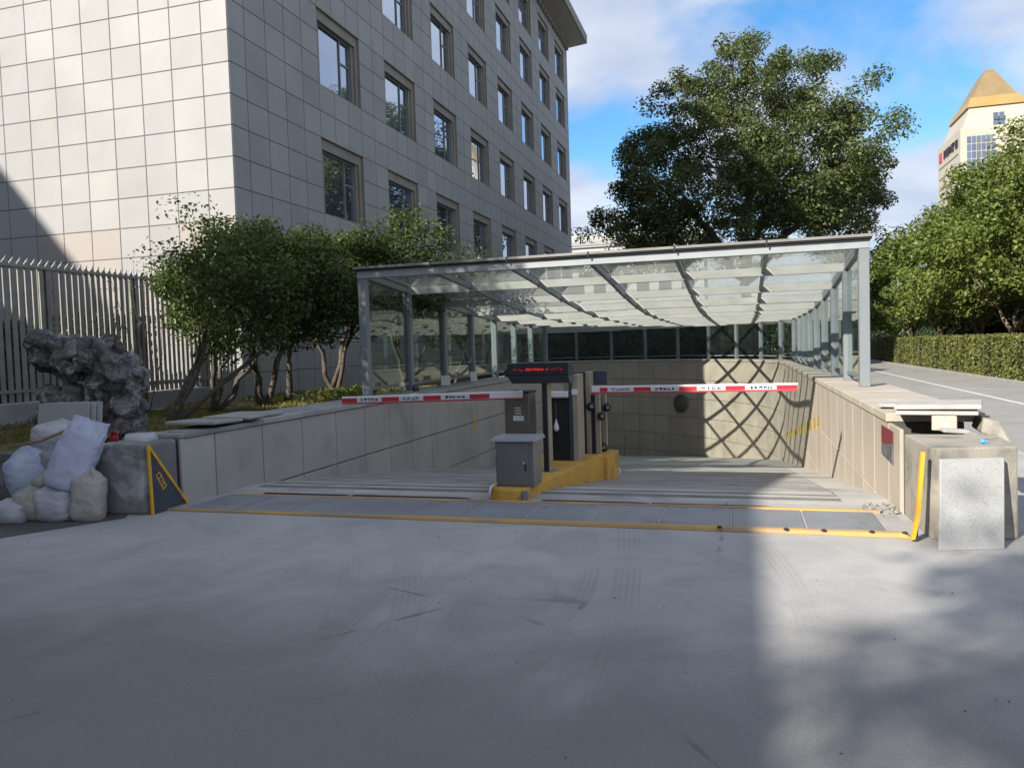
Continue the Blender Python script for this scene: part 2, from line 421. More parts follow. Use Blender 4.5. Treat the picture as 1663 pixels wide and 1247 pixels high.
class MB:
    def __init__(s): s.v = []; s.f = []
    def add(s, vs, fs):
        k = len(s.v); s.v += [tuple(x) for x in vs]; s.f += [tuple(i + k for i in f) for f in fs]; return s
    def box(s, x0, x1, y0, y1, z0, z1):
        return s.add([(x0, y0, z0), (x1, y0, z0), (x1, y1, z0), (x0, y1, z0), (x0, y0, z1), (x1, y0, z1), (x1, y1, z1), (x0, y1, z1)],
                     [(0, 3, 2, 1), (4, 5, 6, 7), (0, 1, 5, 4), (1, 2, 6, 5), (2, 3, 7, 6), (3, 0, 4, 7)])
    def hexa(s, b, t):   # four bottom points, four top points
        return s.add(list(b) + list(t), [(0, 3, 2, 1), (4, 5, 6, 7), (0, 1, 5, 4), (1, 2, 6, 5), (2, 3, 7, 6), (3, 0, 4, 7)])
    def obox(s, c, sx, sy, sz, rot=(0, 0, 0)):
        m = Euler(rot).to_matrix(); c = Vector(c)
        q = [(-1, -1, -1), (1, -1, -1), (1, 1, -1), (-1, 1, -1), (-1, -1, 1), (1, -1, 1), (1, 1, 1), (-1, 1, 1)]
        return s.add([c + m @ Vector((a * sx / 2, b * sy / 2, d * sz / 2)) for a, b, d in q],
                     [(0, 3, 2, 1), (4, 5, 6, 7), (0, 1, 5, 4), (1, 2, 6, 5), (2, 3, 7, 6), (3, 0, 4, 7)])
    def bar(s, p, q, w, h):   # rectangular bar from p to q, width w across, height h
        p = Vector(p); q = Vector(q); d = (q - p).normalized()
        side = d.cross(Vector((0, 0, 1)))
        if side.length < 1e-4: side = Vector((1, 0, 0))
        side.normalize(); up = side.cross(d).normalized()
        a = side * w / 2; b = up * h / 2
        return s.hexa([p - a - b, p + a - b, q + a - b, q - a - b], [p - a + b, p + a + b, q + a + b, q - a + b])
    def prism(s, poly, z0, z1):
        n = len(poly)
        vs = [(x, y, z0 if not callable(z0) else z0(x, y)) for x, y in poly] + [(x, y, z1 if not callable(z1) else z1(x, y)) for x, y in poly]
        fs = [tuple(range(n - 1, -1, -1)), tuple(range(n, 2 * n))] + [(i, (i + 1) % n, n + (i + 1) % n, n + i) for i in range(n)]
        return s.add(vs, fs)
    def tube(s, pts, rads, n=8, cap=True):
        k0 = len(s.v); pts = [Vector(p) for p in pts]
        for i, p in enumerate(pts):
            d = (pts[min(i + 1, len(pts) - 1)] - pts[max(i - 1, 0)]).normalized()
            a = d.cross(Vector((0, 0, 1)))
            if a.length < .05: a = d.cross(Vector((1, 0, 0)))
            a.normalize(); b = d.cross(a)
            for j in range(n):
                t = 2 * math.pi * j / n
                s.v.append(tuple(p + (a * math.cos(t) + b * math.sin(t)) * rads[i]))
        for i in range(len(pts) - 1):
            for j in range(n):
                s.f.append((k0 + i * n + j, k0 + i * n + (j + 1) % n, k0 + (i + 1) * n + (j + 1) % n, k0 + (i + 1) * n + j))
        if cap:
            s.f.append(tuple(k0 + j for j in range(n))[::-1])
            s.f.append(tuple(k0 + (len(pts) - 1) * n + j for j in range(n)))
        return s
    def lathe(s, c, axis, prof, n=24):   # profile (radius, height) about an axis through c
        ax = Vector(axis).normalized()
        a = ax.cross(Vector((0, 0, 1)))
        if a.length < .05: a = ax.cross(Vector((1, 0, 0)))
        a.normalize(); b = ax.cross(a); c = Vector(c); k0 = len(s.v)
        for r, h in prof:
            for j in range(n):
                t = 2 * math.pi * j / n
                s.v.append(tuple(c + ax * h + (a * math.cos(t) + b * math.sin(t)) * r))
        for i in range(len(prof) - 1):
            for j in range(n):
                s.f.append((k0 + i * n + j, k0 + i * n + (j + 1) % n, k0 + (i + 1) * n + (j + 1) % n, k0 + (i + 1) * n + j))
        s.f.append(tuple(k0 + j for j in range(n))[::-1]); s.f.append(tuple(k0 + (len(prof) - 1) * n + j for j in range(n)))
        return s
    def build(s, name, mat, parent=None, bevel=0, smooth=False, seg=1, origin=None):
        v = np.array(s.v, float)
        c = (v.min(0) + v.max(0)) / 2 if origin is None else np.array(origin, float)
        me = bpy.data.meshes.new(name)
        me.from_pydata([tuple(x) for x in v - c], [], s.f)
        bm = bmesh.new(); bm.from_mesh(me)
        bmesh.ops.recalc_face_normals(bm, faces=bm.faces)
        if bevel:
            bmesh.ops.bevel(bm, geom=[e for e in bm.edges if len(e.link_faces) == 2 and e.calc_face_angle(0) > .5], offset=bevel, segments=seg, profile=.6, affect='EDGES', clamp_overlap=True)
        if smooth:
            for f in bm.faces: f.smooth = True
        bm.to_mesh(me); bm.free()
        me.materials.append(M[mat] if isinstance(mat, str) else mat)
        return put(name, me, c, parent)

def pbox(name, parent, mat, x0, x1, y0, y1, z0, z1, bevel=0):
    return MB().box(x0, x1, y0, y1, z0, z1).build(name, mat, parent, bevel)

PC = {}
def panel_mesh(w, h, t, mat, ch=.006):
    """flat stone piece: X width, Z height, face towards -Y, arrises chamfered"""
    k = (round(w, 3), round(h, 3), t, mat)
    if k in PC: return PC[k]
    a, b = w / 2, h / 2
    vs = [(-a, 0, -b), (a, 0, -b), (a, 0, b), (-a, 0, b)]
    vs += [(x, -t + ch, z) for x, _, z in vs[:4]]
    vs += [(math.copysign(a - ch, x), -t, math.copysign(b - ch, z)) for x, _, z in vs[:4]]
    fs = [(i, (i + 1) % 4, 4 + (i + 1) % 4, 4 + i) for i in range(4)] + [(4 + i, 4 + (i + 1) % 4, 8 + (i + 1) % 4, 8 + i) for i in range(4)] + [(8, 9, 10, 11)]
    me = bpy.data.meshes.new('panel')
    me.from_pydata(vs, [], fs); me.materials.append(M[mat]); me.update()
    PC[k] = me
    return me
def panel_geo(mb, cx, cy, cz, w, h, t, rotz):
    me = panel_mesh(w, h, t, 'granite_panel')
    m = Matrix.Rotation(rotz, 3, 'Z')
    mb.add([m @ v.co + Vector((cx, cy, cz)) for v in me.vertices], [tuple(p.vertices) for p in me.polygons])

# numpy leaf cards -----------------------------------------------------------------
def leaf_object(name, C, Nn, S, mat, parent, rng, origin, aspect=.55):
    n = len(C)
    Nn = Nn / (np.linalg.norm(Nn, axis=1, keepdims=True) + 1e-9)
    rv = rng.normal(size=(n, 3))
    T = np.cross(Nn, rv); T /= (np.linalg.norm(T, axis=1, keepdims=True) + 1e-9)
    B = np.cross(Nn, T)
    S = S[:, None]
    V = np.empty((n, 4, 3), np.float32)
    V[:, 0] = C - T * S * .5
    V[:, 1] = C + B * S * aspect * .5 + Nn * S * .12
    V[:, 2] = C + T * S * .5
    V[:, 3] = C - B * S * aspect * .5 + Nn * S * .12
    V -= np.array(origin, np.float32)
    me = bpy.data.meshes.new(name)
    me.vertices.add(n * 4); me.vertices.foreach_set('co', V.reshape(-1))
    me.loops.add(n * 4); me.loops.foreach_set('vertex_index', np.arange(n * 4, dtype=np.int32))
    me.polygons.add(n); me.polygons.foreach_set('loop_start', np.arange(0, n * 4, 4, dtype=np.int32))
    try: me.polygons.foreach_set('loop_total', np.full(n, 4, np.int32))
    except Exception: pass
    me.update(calc_edges=True)
    me.materials.append(M[mat])
    return put(name, me, origin, parent)

def unit(rng, n):
    d = rng.normal(size=(n, 3)); return d / np.linalg.norm(d, axis=1, keepdims=True)

def crown_clumps(rng, n, center, radii, shell=.5, bumps=7, amp=.28, flat=-.75):
    """clump centres in an uneven ellipsoid, denser near its outside"""
    bd = unit(rng, bumps); ba = rng.uniform(-amp, amp, bumps)
    out = []
    while len(out) < n:
        d = unit(rng, 1)[0]
        if d[2] < flat: continue
        k = 1 + sum(a * max(0, float(d @ b)) ** 3 for a, b in zip(ba, bd))
        r = (shell ** 3 + rng.random() * (1 - shell ** 3)) ** (1 / 3) * k
        out.append(np.array(center) + d * r * np.array(radii))
    return np.array(out)

def tree(name, base, trunk_top, clumps, crad, per, leaf, mat, label, cat, group=None, seed=0, stems=None, trad=.2, bark='bark', limbs=22, origin_extra=None, twigs=0):
    rng = np.random.default_rng(seed)
    rt = root(name, base, label, cat, group)
    base = Vector(base); top = Vector(trunk_top)
    mb = MB()
    stems = stems or [(base, top, trad)]
    ends = []
    for p, q, r0 in stems:
        p, q = Vector(p), Vector(q); pts = []; rads = []
        for i in range(8):
            t = i / 7
            j = Vector(rng.normal(size=3)) * (min(r0 * .45, .028 * (q - p).length) if 0 < i < 7 else 0)
            pts.append(p.lerp(q, t) + j); rads.append(r0 * (1 - .45 * t) * (1.35 if i == 0 and p.z < base.z + .2 else 1))
        mb.tube(pts, rads, 9)
        ends.append((pts[-1], pts[5], rads[-1]))
    order = rng.permutation(len(clumps))
    main = order[:limbs]
    tips = []
    for i in main:
        c = Vector(clumps[i]); e, e2, r1 = min(ends, key=lambda a: (a[0] - c).length)
        s0 = e2.lerp(e, rng.random())
        mid = s0.lerp(c, .5) + Vector(rng.normal(size=3)) * .08 * (c - s0).length + Vector((0, 0, -.06 * (c - s0).length))
        pts = [s0, s0.lerp(mid, .55) + Vector(rng.normal(size=3)) * .03, mid, mid.lerp(c, .5) + Vector(rng.normal(size=3)) * .04, c]
        mb.tube(pts, [r1 * .62, r1 * .48, r1 * .36, r1 * .24, r1 * .10], 6)
        tips += [(mid, r1 * .34), (pts[3], r1 * .22)]
    for i in order[limbs:limbs * 4]:
        c = Vector(clumps[i]); m, r1 = min(tips, key=lambda a: (a[0] - c).length)
        mid = m.lerp(c, .5) + Vector(rng.normal(size=3)) * .1 * (c - m).length
        mb.tube([m, mid, c], [r1 * .6, r1 * .4, r1 * .15], 5)
    mb.build('trunk', bark, rt, smooth=True)
    # leaves
    n = len(clumps); C = []; N = []; S = []
    cen = clumps.mean(0)
    for i in range(n):
        m = int(per * rng.uniform(.55, 1.35)); r = crad * rng.uniform(.65, 1.25)
        d = unit(rng, m)
        p = clumps[i] + d * (rng.random((m, 1)) ** .45) * r * np.array((1, 1, .72))
        C.append(p)
        N.append(d * .5 + unit(rng, m) * .7 + np.array((0, 0, .55)))
        S.append(leaf * rng.uniform(.6, 1.35, m))
    C = np.concatenate(C); N = np.concatenate(N); S = np.concatenate(S)
    stuff(leaf_object('crown', C, N, S, mat, rt, rng, tuple(cen)))
    return rt

# =====================================================================  STRUCTURE: ground, ramp, road, garden
RL, RR = -5.88, 1.38           # faces of the two ramp walls
AC, AF, AR = -9.62, 26.7, 11.0  # centre and radius of the far curved wall
def ramp_z(y):
    return 0.0 if y < 8.3 else -.13 * (y - 8.3) * min(1, (y - 8.3) / 1.2 + .35) if y < 9.08 else -.13 * (y - 8.45)
def arc(rad, n=24, a0=0, a1=90):
    return [(AC + rad * math.cos(R(a0 + (a1 - a0) * i / n)), AF + rad * math.sin(R(a0 + (a1 - a0) * i / n))) for i in range(n + 1)]

g = MB()
BIG = 900
def sheet(mb, poly, z): mb.add([(x, y, z) for x, y in poly], [tuple(range(len(poly)))])
sheet(g, [(-BIG, -BIG), (BIG, -BIG), (BIG, 7.95), (-BIG, 7.95)], 0)
sheet(g, [(-BIG, 7.95), (RL - .3, 7.95), (RL - .3, 26.0), (-BIG, 26.0)], 0)
sheet(g, [(RR + .3, 7.95), (BIG, 7.95), (BIG, AF), (RR + .3, AF)], 0)
a_ = arc(AR + .3)
for i in range(len(a_) - 1):
    p, q = a_[i], a_[i + 1]
    sheet(g, [p, (BIG, p[1]), (BIG, q[1]), q], 0)
sheet(g, [(-BIG, AF + AR + .3), (BIG, AF + AR + .3), (BIG, BIG), (-BIG, BIG)], 0)
sheet(g, [(-BIG, 26.0), (-14, 26.0), (-14, AF + AR + .3), (-BIG, AF + AR + .3)], 0)
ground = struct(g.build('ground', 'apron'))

# ramp floor: grooved concrete, one profile swept between the walls
r = MB()
ys = [7.95, 8.05]
y = 8.15
rngr = random.Random(3)
prof = [(7.95, 0.0), (8.10, -.002)]
while y < 20:
    p = .33 + rngr.uniform(-.06, .07)
    z = ramp_z(y)
    prof += [(y, z - .002), (y + .003, z - .005), (y + .15, ramp_z(y + .15) - .005), (y + .153, ramp_z(y + .153) - .002)]
    y += p
prof += [(yy, ramp_z(yy)) for yy in np.arange(20.2, 38.6, .6)]
xg0, xg1 = RL + .18, .92
gb_ = MB()
for i in range(len(prof) - 1):
    (ya, za), (yb, zb) = prof[i], prof[i + 1]
    (gb_ if i > 1 and yb < 20.1 and (i - 2) % 4 in (0, 1, 2) else r).add([(xg0, ya, za), (xg1, ya, za), (xg1, yb, zb), (xg0, yb, zb)], [(0, 1, 2, 3)])
for xa, xb in ((RL - .1, xg0), (xg1, RR + .1)):
    yy = [7.95] + list(np.arange(8.3, 27.2, .4))
    for ya, yb in zip(yy, yy[1:]):
        r.add([(xa, ya, ramp_z(ya)), (xb, ya, ramp_z(ya)), (xb, yb, ramp_z(yb)), (xa, yb, ramp_z(yb))], [(0, 1, 2, 3)])
r.add([(-20, 26.0, ramp_z(26) - .3), (xg0, 26.0, ramp_z(26)), (xg0, 38.4, ramp_z(38.4)), (-20, 38.4, ramp_z(38.4) - .3)], [(0, 1, 2, 3)])
r.add([(xg1, 26.9, ramp_z(26.9)), (RR + .1, 26.9, ramp_z(26.9)), (RR + .1, 33, ramp_z(33)), (xg1, 33, ramp_z(33))], [(0, 1, 2, 3)])
struct(r.build('ramp', 'ramp_floor'))
struct(gb_.build('ramp_groove', 'groove_dirt_shade'))

# road to the right with painted lines
rd = MB(); sheet(rd, [(3.6, -40), (8.05, -40), (8.05, 160), (3.6, 160)], .004)
struct(rd.build('road', 'road'))
for nm, poly in (('lane_line', [(5.94, 9.5), (6.07, 9.5), (5.90, 80), (5.78, 80)]), ('bay_line', [(6.12, 25.30), (8.0, 24.55), (8.0, 24.67), (6.12, 25.42)]), ('bay_line', [(2.95, 12.3), (3.5, 11.9), (3.52, 11.97), (2.97, 12.37)])):
    m_ = MB(); sheet(m_, poly, .008); struct(m_.build(nm, 'road_paint'))
kb = MB().box(8.05, 8.20, -40, 160, -.05, .11)
struct(kb.build('kerb', 'plinth', bevel=.015))
vg = MB(); sheet(vg, [(8.2, -40), (60, -40), (60, 160), (8.2, 160)], .06)
struct(vg.build('verge_soil', 'soil'))

# raised garden bed on the left, yard behind the fence
gd = MB()
nx, ny = 26, 70
gx = np.linspace(-11.75, RL - .62, nx); gy = np.linspace(7.05, 26, ny)
for i in range(nx):
    for j in range(ny):
        gd.v.append((gx[i], gy[j], .53 + .05 * noise.noise(Vector((gx[i] * .8, gy[j] * .8, 0))) + (.03 if j else 0)))
for i in range(nx - 1):
    for j in range(ny - 1):
        gd.f.append((i * ny + j, (i + 1) * ny + j, (i + 1) * ny + j + 1, i * ny + j + 1))
struct(gd.build('garden_soil', 'soil', smooth=True))
yd = MB(); sheet(yd, [(-70, 7.05), (-11.75, 7.05), (-11.75, 60), (-70, 60)], .46)
struct(yd.build('yard', 'plinth'))
pt = MB(); sheet(pt, [(-9.5, 3.3), (-6.65, 5.25), (-6.0, 6.35), (-6.45, 7.0), (-11, 7.0)], .004)
struct(pt.build('asphalt_patch', 'dirt'))
ck = MB()
cpts = [(-9.2, 3.55), (-8.2, 4.22), (-7.4, 4.72), (-6.9, 5.08), (-6.55, 5.38)]
for i in range(len(cpts) - 1):
    (ax, ay), (bx_, by_) = cpts[i], cpts[i + 1]
    w = .045 - .008 * i
    ck.add([(ax, ay, .008), (ax + .03, ay - w, .008), (bx_ + .03, by_ - w + .008, .008), (bx_, by_, .008)], [(0, 1, 2, 3)])
struct(ck.build('tar_seam', 'rubber_dark'))

# =====================================================================  RAMP WALLS
PT = .03
def wall_panels(rt, pts, rows, pw, mat, markers=None, parts=None):
    """pts: polyline of the wall face; rows: z levels; each stone panel a child"""
    cnt = 0
    for (ax, ay), (bx, by) in zip(pts, pts[1:]):
        L = math.hypot(bx - ax, by - ay); ang = math.atan2(by - ay, bx - ax)
        cx, cy = (ax + bx) / 2, (ay + by) / 2
        zb = min(ramp_z(ay), ramp_z(by))
        for z1, z0 in zip(rows, rows[1:]):
            if z1 < zb: continue
            put('panel', panel_mesh(L - .018, z1 - z0 - .016, PT, mat), (cx, cy, (z0 + z1) / 2), rt, (0, 0, ang))
            cnt += 1
    return cnt

# right wall, straight then curving left round the far end
wr = root('retaining_wall', (RR + .3, 8.0, 0), 'beige stone clad ramp wall on the right, curving round the far end below the glazing', 'wall')
yr = [7.62, 8.19] + [8.19 + .84 * i for i in range(1, 24)]
yr = [v for v in yr if v < AF] + [AF]
# the face must look towards -X (into the ramp): run from far to near
path = [(RR, v) for v in yr]
ap = arc(AR, 20)
path += ap[1:]
path += [(AC - 1.0 * i, AF + AR) for i in range(1, 10)]
# offset by the panel thickness: the panels face -Y locally, so walk the path backwards
rows_r = [.77, -.05, -.87, -1.69, -2.51, -3.33, -4.3]
bp = path[::-1]
wall_panels(wr, bp, rows_r, .84, 'ramp_panel')
core = MB()
outer = [(RR + .62, v) for v in yr] + arc(AR + .62, 20)[1:] + [(AC - 1.0 * i, AF + AR + .62) for i in range(1, 10)]
for i in range(1, len(path) - 1):
    (ax, ay), (bx, by) = path[i], path[i + 1]; (cx, cy), (dx, dy) = outer[i], outer[i + 1]
    core.add([(ax, ay, -4.5), (bx, by, -4.5), (bx, by, .768), (ax, ay, .768), (cx, cy, -.1), (dx, dy, -.1), (dx, dy, .768), (cx, cy, .768)],
             [(0, 1, 2, 3), (3, 2, 6, 7), (4, 5, 6, 7)])
core.add([(RR, 8.19, 0), (RR + .62, 8.19, 0), (RR + .62, 8.19, .768), (RR, 8.19, .768)], [(0, 1, 2, 3)])
core.box(RR + .001, RR + .06, 7.62, 8.188, -.3, .766)
core.build('wall_core', 'joint_dark', wr)
# coping stones, each its own
inn = [(RR - .05, v) for v in yr] + arc(AR - .05, 20)[1:] + [(AC - 1.0 * i, AF + AR - .05) for i in range(1, 10)]
out = [(RR + .80, v) for v in yr] + arc(AR + .80, 20)[1:] + [(AC - 1.0 * i, AF + AR + .80) for i in range(1, 10)]
for i in range(1, len(inn) - 1):
    m_ = MB(); e = .004
    def lp(p, q, t): return (p[0] + (q[0] - p[0]) * t, p[1] + (q[1] - p[1]) * t)
    a, b, c, d = lp(inn[i], inn[i + 1], e), lp(inn[i], inn[i + 1], 1 - e), lp(out[i], out[i + 1], 1 - e), lp(out[i], out[i + 1], e)
    dz = random.uniform(-.002, .002)
    m_.hexa([(*a, .772), (*b, .772), (*c, .772), (*d, .772)], [(*a, .858 + dz), (*b, .858 + dz), (*c, .858 + dz), (*d, .858 + dz)])
    m_.build('coping_stone', 'coping', wr, bevel=.008)
# yellow reflector strips following the ramp
k = 0
for yv in np.arange(15.0, 26.4, .84):
    z = ramp_z(yv) + .92 - .012 * (yv - 15)
    MB().box(RR - PT - .008, RR - PT + .002, yv, yv + .5, z - .11, z + .11).build('marker_strip', 'marker_yellow', wr)
for aa in (12, 23, 34, 45, 56, 67, 78, 89):
    ca, sa = math.cos(R(aa)), math.sin(R(aa)); rr_ = AR - PT - .004
    z = ramp_z(AF + sa * rr_) + .80
    MB().obox((AC + ca * rr_, AF + sa * rr_, z), .012, .09, .26, (0, 0, R(aa))).build('marker_strip', 'marker_yellow', wr)

# left wall
wlft = root('retaining_wall', (RL - .3, 8.0, 0), 'stone clad ramp wall on the left, shade painted into its grey, in front of the garden trees', 'wall')
yl = [7.02, 7.60] + [7.60 + .93 * i for i in range(1, 20)]
yl = [v for v in yl if v < 26.0] + [26.0]
pl = [(RL, v) for v in yl] + [(RL - 1.0 * i, 26.0) for i in range(1, 9)]
rows_l = [.725, -.06, -.85, -1.64, -2.43, -3.2]
wall_panels(wlft, pl[:len(yl)], rows_l, .93, 'ramp_panel_shade')
# panels face +X when walked near to far
core = MB()
core.add([(RL, 7.02, -3.4), (RL, 26, -3.4), (RL, 26, .722), (RL, 7.02, .722), (RL - .62, 7.02, 0), (RL - .62, 26, 0), (RL - .62, 26, .722), (RL - .62, 7.02, .722)],
         [(0, 1, 2, 3), (3, 2, 6, 7), (4, 5, 6, 7), (0, 3, 7, 4)])
core.add([(RL, 26, -3.6), (-16, 26, -3.6), (-16, 26, .722), (RL, 26, .722)], [(0, 1, 2, 3)])
core.build('wall_core', 'joint_dark', wlft)
for i in range(2, len(yl) - 1):
    dz = random.uniform(-.003, .003)
    pbox('coping_stone', wlft, 'coping_grey', RL - .74, RL + .06, yl[i] + .004, yl[i + 1] - .004, .727, .80 + dz, .008)
MB().hexa([(RL - .62, 7.05, .727), (RL + .05, 7.08, .727), (RL + .05, 8.52, .727), (RL - .62, 8.52, .727)], [(RL - .60, 7.07, .758), (RL + .04, 7.10, .758), (RL + .04, 8.52, .765), (RL - .60, 8.52, .765)]).build('mortar_bed', 'concrete_dark', wlft)
for yv in (16.6, 20.3):
    z = ramp_z(yv) + .95
    MB().box(RL + PT - .002, RL + PT + .006, yv, yv + .12, z - .13, z + .13).build('marker_strip', 'yellow_paint', wlft)
# the loose coping slab that has lifted at the near end
t_ = MB().obox((RL - .40, 7.98, .818), .66, .62, .038, (R(-1.6), R(.6), R(4))).build('loose_coping_slab', 'coping_grey', bevel=.008)
tag(t_, 'loose grey coping slab lifted over a dark gap at the near end of the left ramp wall', 'stone slab')
t_ = MB().obox((RL - .37, 8.72, .826), .70, .80, .036, (R(.4), 0, R(1))).build('loose_coping_slab', 'coping_grey', bevel=.008)
tag(t_, 'second loose grey coping slab lying flat on the left ramp wall behind the lifted one', 'stone slab')

# end blocks
t_ = MB().prism([(-6.50, 6.46), (-5.93, 6.50), (RL, 6.56), (RL, 7.0), (-6.50, 7.0)], 0, .73).build('concrete_end_block', 'concrete_dark', bevel=.035, seg=2)
tag(t_, 'dark stained concrete end block of the left ramp wall behind the sacks', 'concrete block')
t_ = MB().prism([(RR + .02, 6.72), (RR + .07, 6.65), (2.03, 6.80), (2.10, 7.58), (RR + .0, 7.60)], 0, .725).build('concrete_end_block', 'concrete_block', bevel=.016, seg=2)
tag(t_, 'sunlit rough concrete end block behind the upright granite slab on the right', 'concrete block')
gk = root('garden_kerb', (-9, 7.0, 0), 'low concrete edging of the raised garden bed behind the sacks', 'kerb')
for i in range(6):
    x0 = -6.52 - .9 * (i + 1)
    pbox('kerb_stone', gk, 'concrete_dark', x0 + .006, x0 + .894, 6.93, 7.07, 0, .56, .012)

# white slabs, brick and chunk left open on the right wall
t_ = MB().obox((1.76, 8.08, .948), .70, .56, .042, (R(.8), R(-1.0), R(-15))).build('broken_stone_slab', 'white_stone', bevel=.006)
tag(t_, 'upper white broken stone slab spanning the hole in the right ramp wall', 'stone slab')
t_ = MB().obox((1.74, 8.06, .892), .66, .52, .036, (R(.4), R(-.4), R(-13))).build('broken_stone_slab', 'white_stone', bevel=.006)
tag(t_, 'lower white broken stone slab directly over the dark hole in the right ramp wall', 'stone slab')
t_ = MB().obox((1.68, 8.82, .893), .62, .38, .034, (R(1.5), R(.8), R(-9))).build('broken_stone_slab', 'white_stone', bevel=.006)
tag(t_, 'thin white stone slab lying behind the two stacked ones on the right coping', 'stone slab')
t_ = MB().obox((1.76, 7.86, .80), .20, .12, .135, (0, 0, R(-14))).build('brick', 'pink_brick', bevel=.006)
tag(t_, 'pale pink brick propping the white slabs over the dark hole', 'brick')
t_ = MB().hexa([(2.02, 7.72, .72), (2.26, 7.66, .60), (2.30, 8.25, .60), (2.08, 8.28, .72)], [(2.05, 7.76, .85), (2.17, 7.73, .82), (2.22, 8.2, .83), (2.10, 8.22, .85)]).build('mortar_chunk', 'concrete_block', bevel=.012)
tag(t_, 'rough beige mortar chunk at the right end of the hole under the white slabs', 'rubble')
t_ = MB().box(1.45, 2.0, 7.62, 8.18, .05, .56).build('shade_infill', 'joint_dark')  # dark-coloured box standing in for the shade inside the hole
tag(t_, 'dark masonry filler painted as the shade inside the hole of the right ramp wall', 'masonry')
t_ = MB().obox((1.80, 7.68, .745), .22, .10, .03, (R(4), R(5), R(10))).build('stone_shard', 'white_stone', bevel=.005)
tag(t_, 'flat white stone shard lying in front of the pink brick', 'rubble')
t_ = MB().obox((1.835, 6.93, .742), .06, .035, .03, (.2, .3, .4)).build('blue_scrap', 'blue_scrap', bevel=.008)
tag(t_, 'small bright blue scrap on top of the right concrete block', 'scrap')

# upright granite slab
t_ = MB().hexa([(1.385, 6.345, 0), (1.845, 6.47, 0), (1.838, 6.502, .0), (1.378, 6.377, 0)], [(1.445, 6.575, .645), (1.91, 6.70, .645), (1.903, 6.732, .65), (1.438, 6.607, .65)]).build('granite_slab', 'granite_slab', bevel=.004)
tag(t_, 'pale speckled granite slab leaning upright against the right concrete block', 'stone slab')

# warning sign on the right wall
sg = root('wall_sign', (RR - PT - .01, 8.25, .5), 'small sign with red top and dark lower half on the right ramp wall', 'sign')
xs = RR - PT - .012
MB().hexa([(xs, 7.93, .60), (xs + .008, 7.93, .60), (xs + .008, 8.52, .53), (xs, 8.52, .53)], [(xs, 7.93, .71), (xs + .008, 7.93, .71), (xs + .008, 8.52, .71), (xs, 8.52, .71)]).build('red_field', 'sign_red', sg)
MB().hexa([(xs, 7.93, .40), (xs + .008, 7.93, .40), (xs + .008, 8.52, .42), (xs, 8.52, .42)], [(xs, 7.93, .597), (xs + .008, 7.93, .597), (xs + .008, 8.52, .527), (xs, 8.52, .527)]).build('dark_field', 'sign_dark', sg)

# convex mirror on the far wall
am = math.acos((-2.55 - AC) / AR)
cm, sm = math.cos(am), math.sin(am)
mi = root('convex_mirror', (-2.55, AF + sm * AR - .05, -1.10), 'dark round convex mirror fixed to the far curved ramp wall', 'mirror')
axm = (-cm * .7 - .25, -sm, .05)
c0 = Vector((AC + cm * (AR - .04), AF + sm * (AR - .04), -1.10))
MB().lathe(c0 + Vector(axm).normalized() * .05, axm, [(.38, 0), (.40, .02), (.40, .05), (.36, .10), (.28, .155), (.18, .19), (.06, .205)], 28).build('dome', 'mirror_back', mi, smooth=True)
MB().tube([c0, c0 + Vector(axm).normalized() * .07], [.05, .05], 10).build('bracket', 'flashing', mi)

# =====================================================================  FLOOD GATE / DRAIN STRIP
dr = root('drain_strip', (-2.3, 7.2, 0), 'long row of grey ribbed metal drain plates between two yellow bars across the ramp mouth', 'drain')
xs_ = np.linspace(-5.66, 1.12, 12)
for i in range(11):
    pbox('plate', dr, 'plate', xs_[i] + .012, xs_[i + 1] - .012, 6.80, 7.56, -.02, .022, .004)
MB().box(-5.66, 1.30, 6.79, 7.57, -.03, .008).build('bed', 'coping_grey', dr)
for i in range(1, 11):
    pbox('joint_bar', dr, 'granite_slab', xs_[i] - .010, xs_[i] + .010, 6.80, 7.56, .0, .014)
MB().hexa([(-5.88, 6.735, 0), (1.27, 6.69, 0), (1.27, 6.80, 0), (-5.88, 6.79, 0)], [(-5.88, 6.742, .022), (1.22, 6.71, .038), (1.24, 6.785, .038), (-5.88, 6.782, .022)]).build('front_bar', 'yellow_bar', dr, bevel=.006)
MB().hexa([(-5.55, 7.575, 0), (1.18, 7.575, 0), (1.18, 7.655, 0), (-5.55, 7.625, 0)], [(-5.55, 7.58, .024), (1.18, 7.585, .034), (1.18, 7.645, .034), (-5.55, 7.62, .024)]).build('back_bar', 'yellow_bar', dr, bevel=.006)
MB().hexa([(-5.88, 6.80, 0), (-5.66, 6.80, 0), (-5.66, 7.56, 0), (-5.88, 7.45, 0)], [(-5.88, 6.80, .018), (-5.66, 6.80, .018), (-5.66, 7.56, .018), (-5.88, 7.45, .018)]).build('mortar_edge', 'coping_grey', dr)
for x0, x1, y0 in ((-5.3, -4.2, 7.69), (-4.18, -2.78, 7.70), (-2.0, -.9, 7.70), (-.88, .28, 7.69)):
    MB().hexa([(x0, y0, 0), (x1, y0 + .01, 0), (x1 - .15, y0 + .07, 0), (x0, y0 + .07, 0)], [(x0, y0, .02), (x1, y0 + .01, .02), (x1 - .15, y0 + .07, .015), (x0, y0 + .07, .015)]).build('rubber_seal', 'rubber_dark', dr)
for i, (bx_, by_) in enumerate(((-.2, 6.70), (.33, 6.705), (.62, 6.71), (.98, 6.715), (1.22, 6.72))):
    MB().lathe((bx_, by_, .036), (0, 0, 1), [(.022, 0), (.022, .008), (.012, .014)], 10).build('bolt', 'rubber_dark', dr)

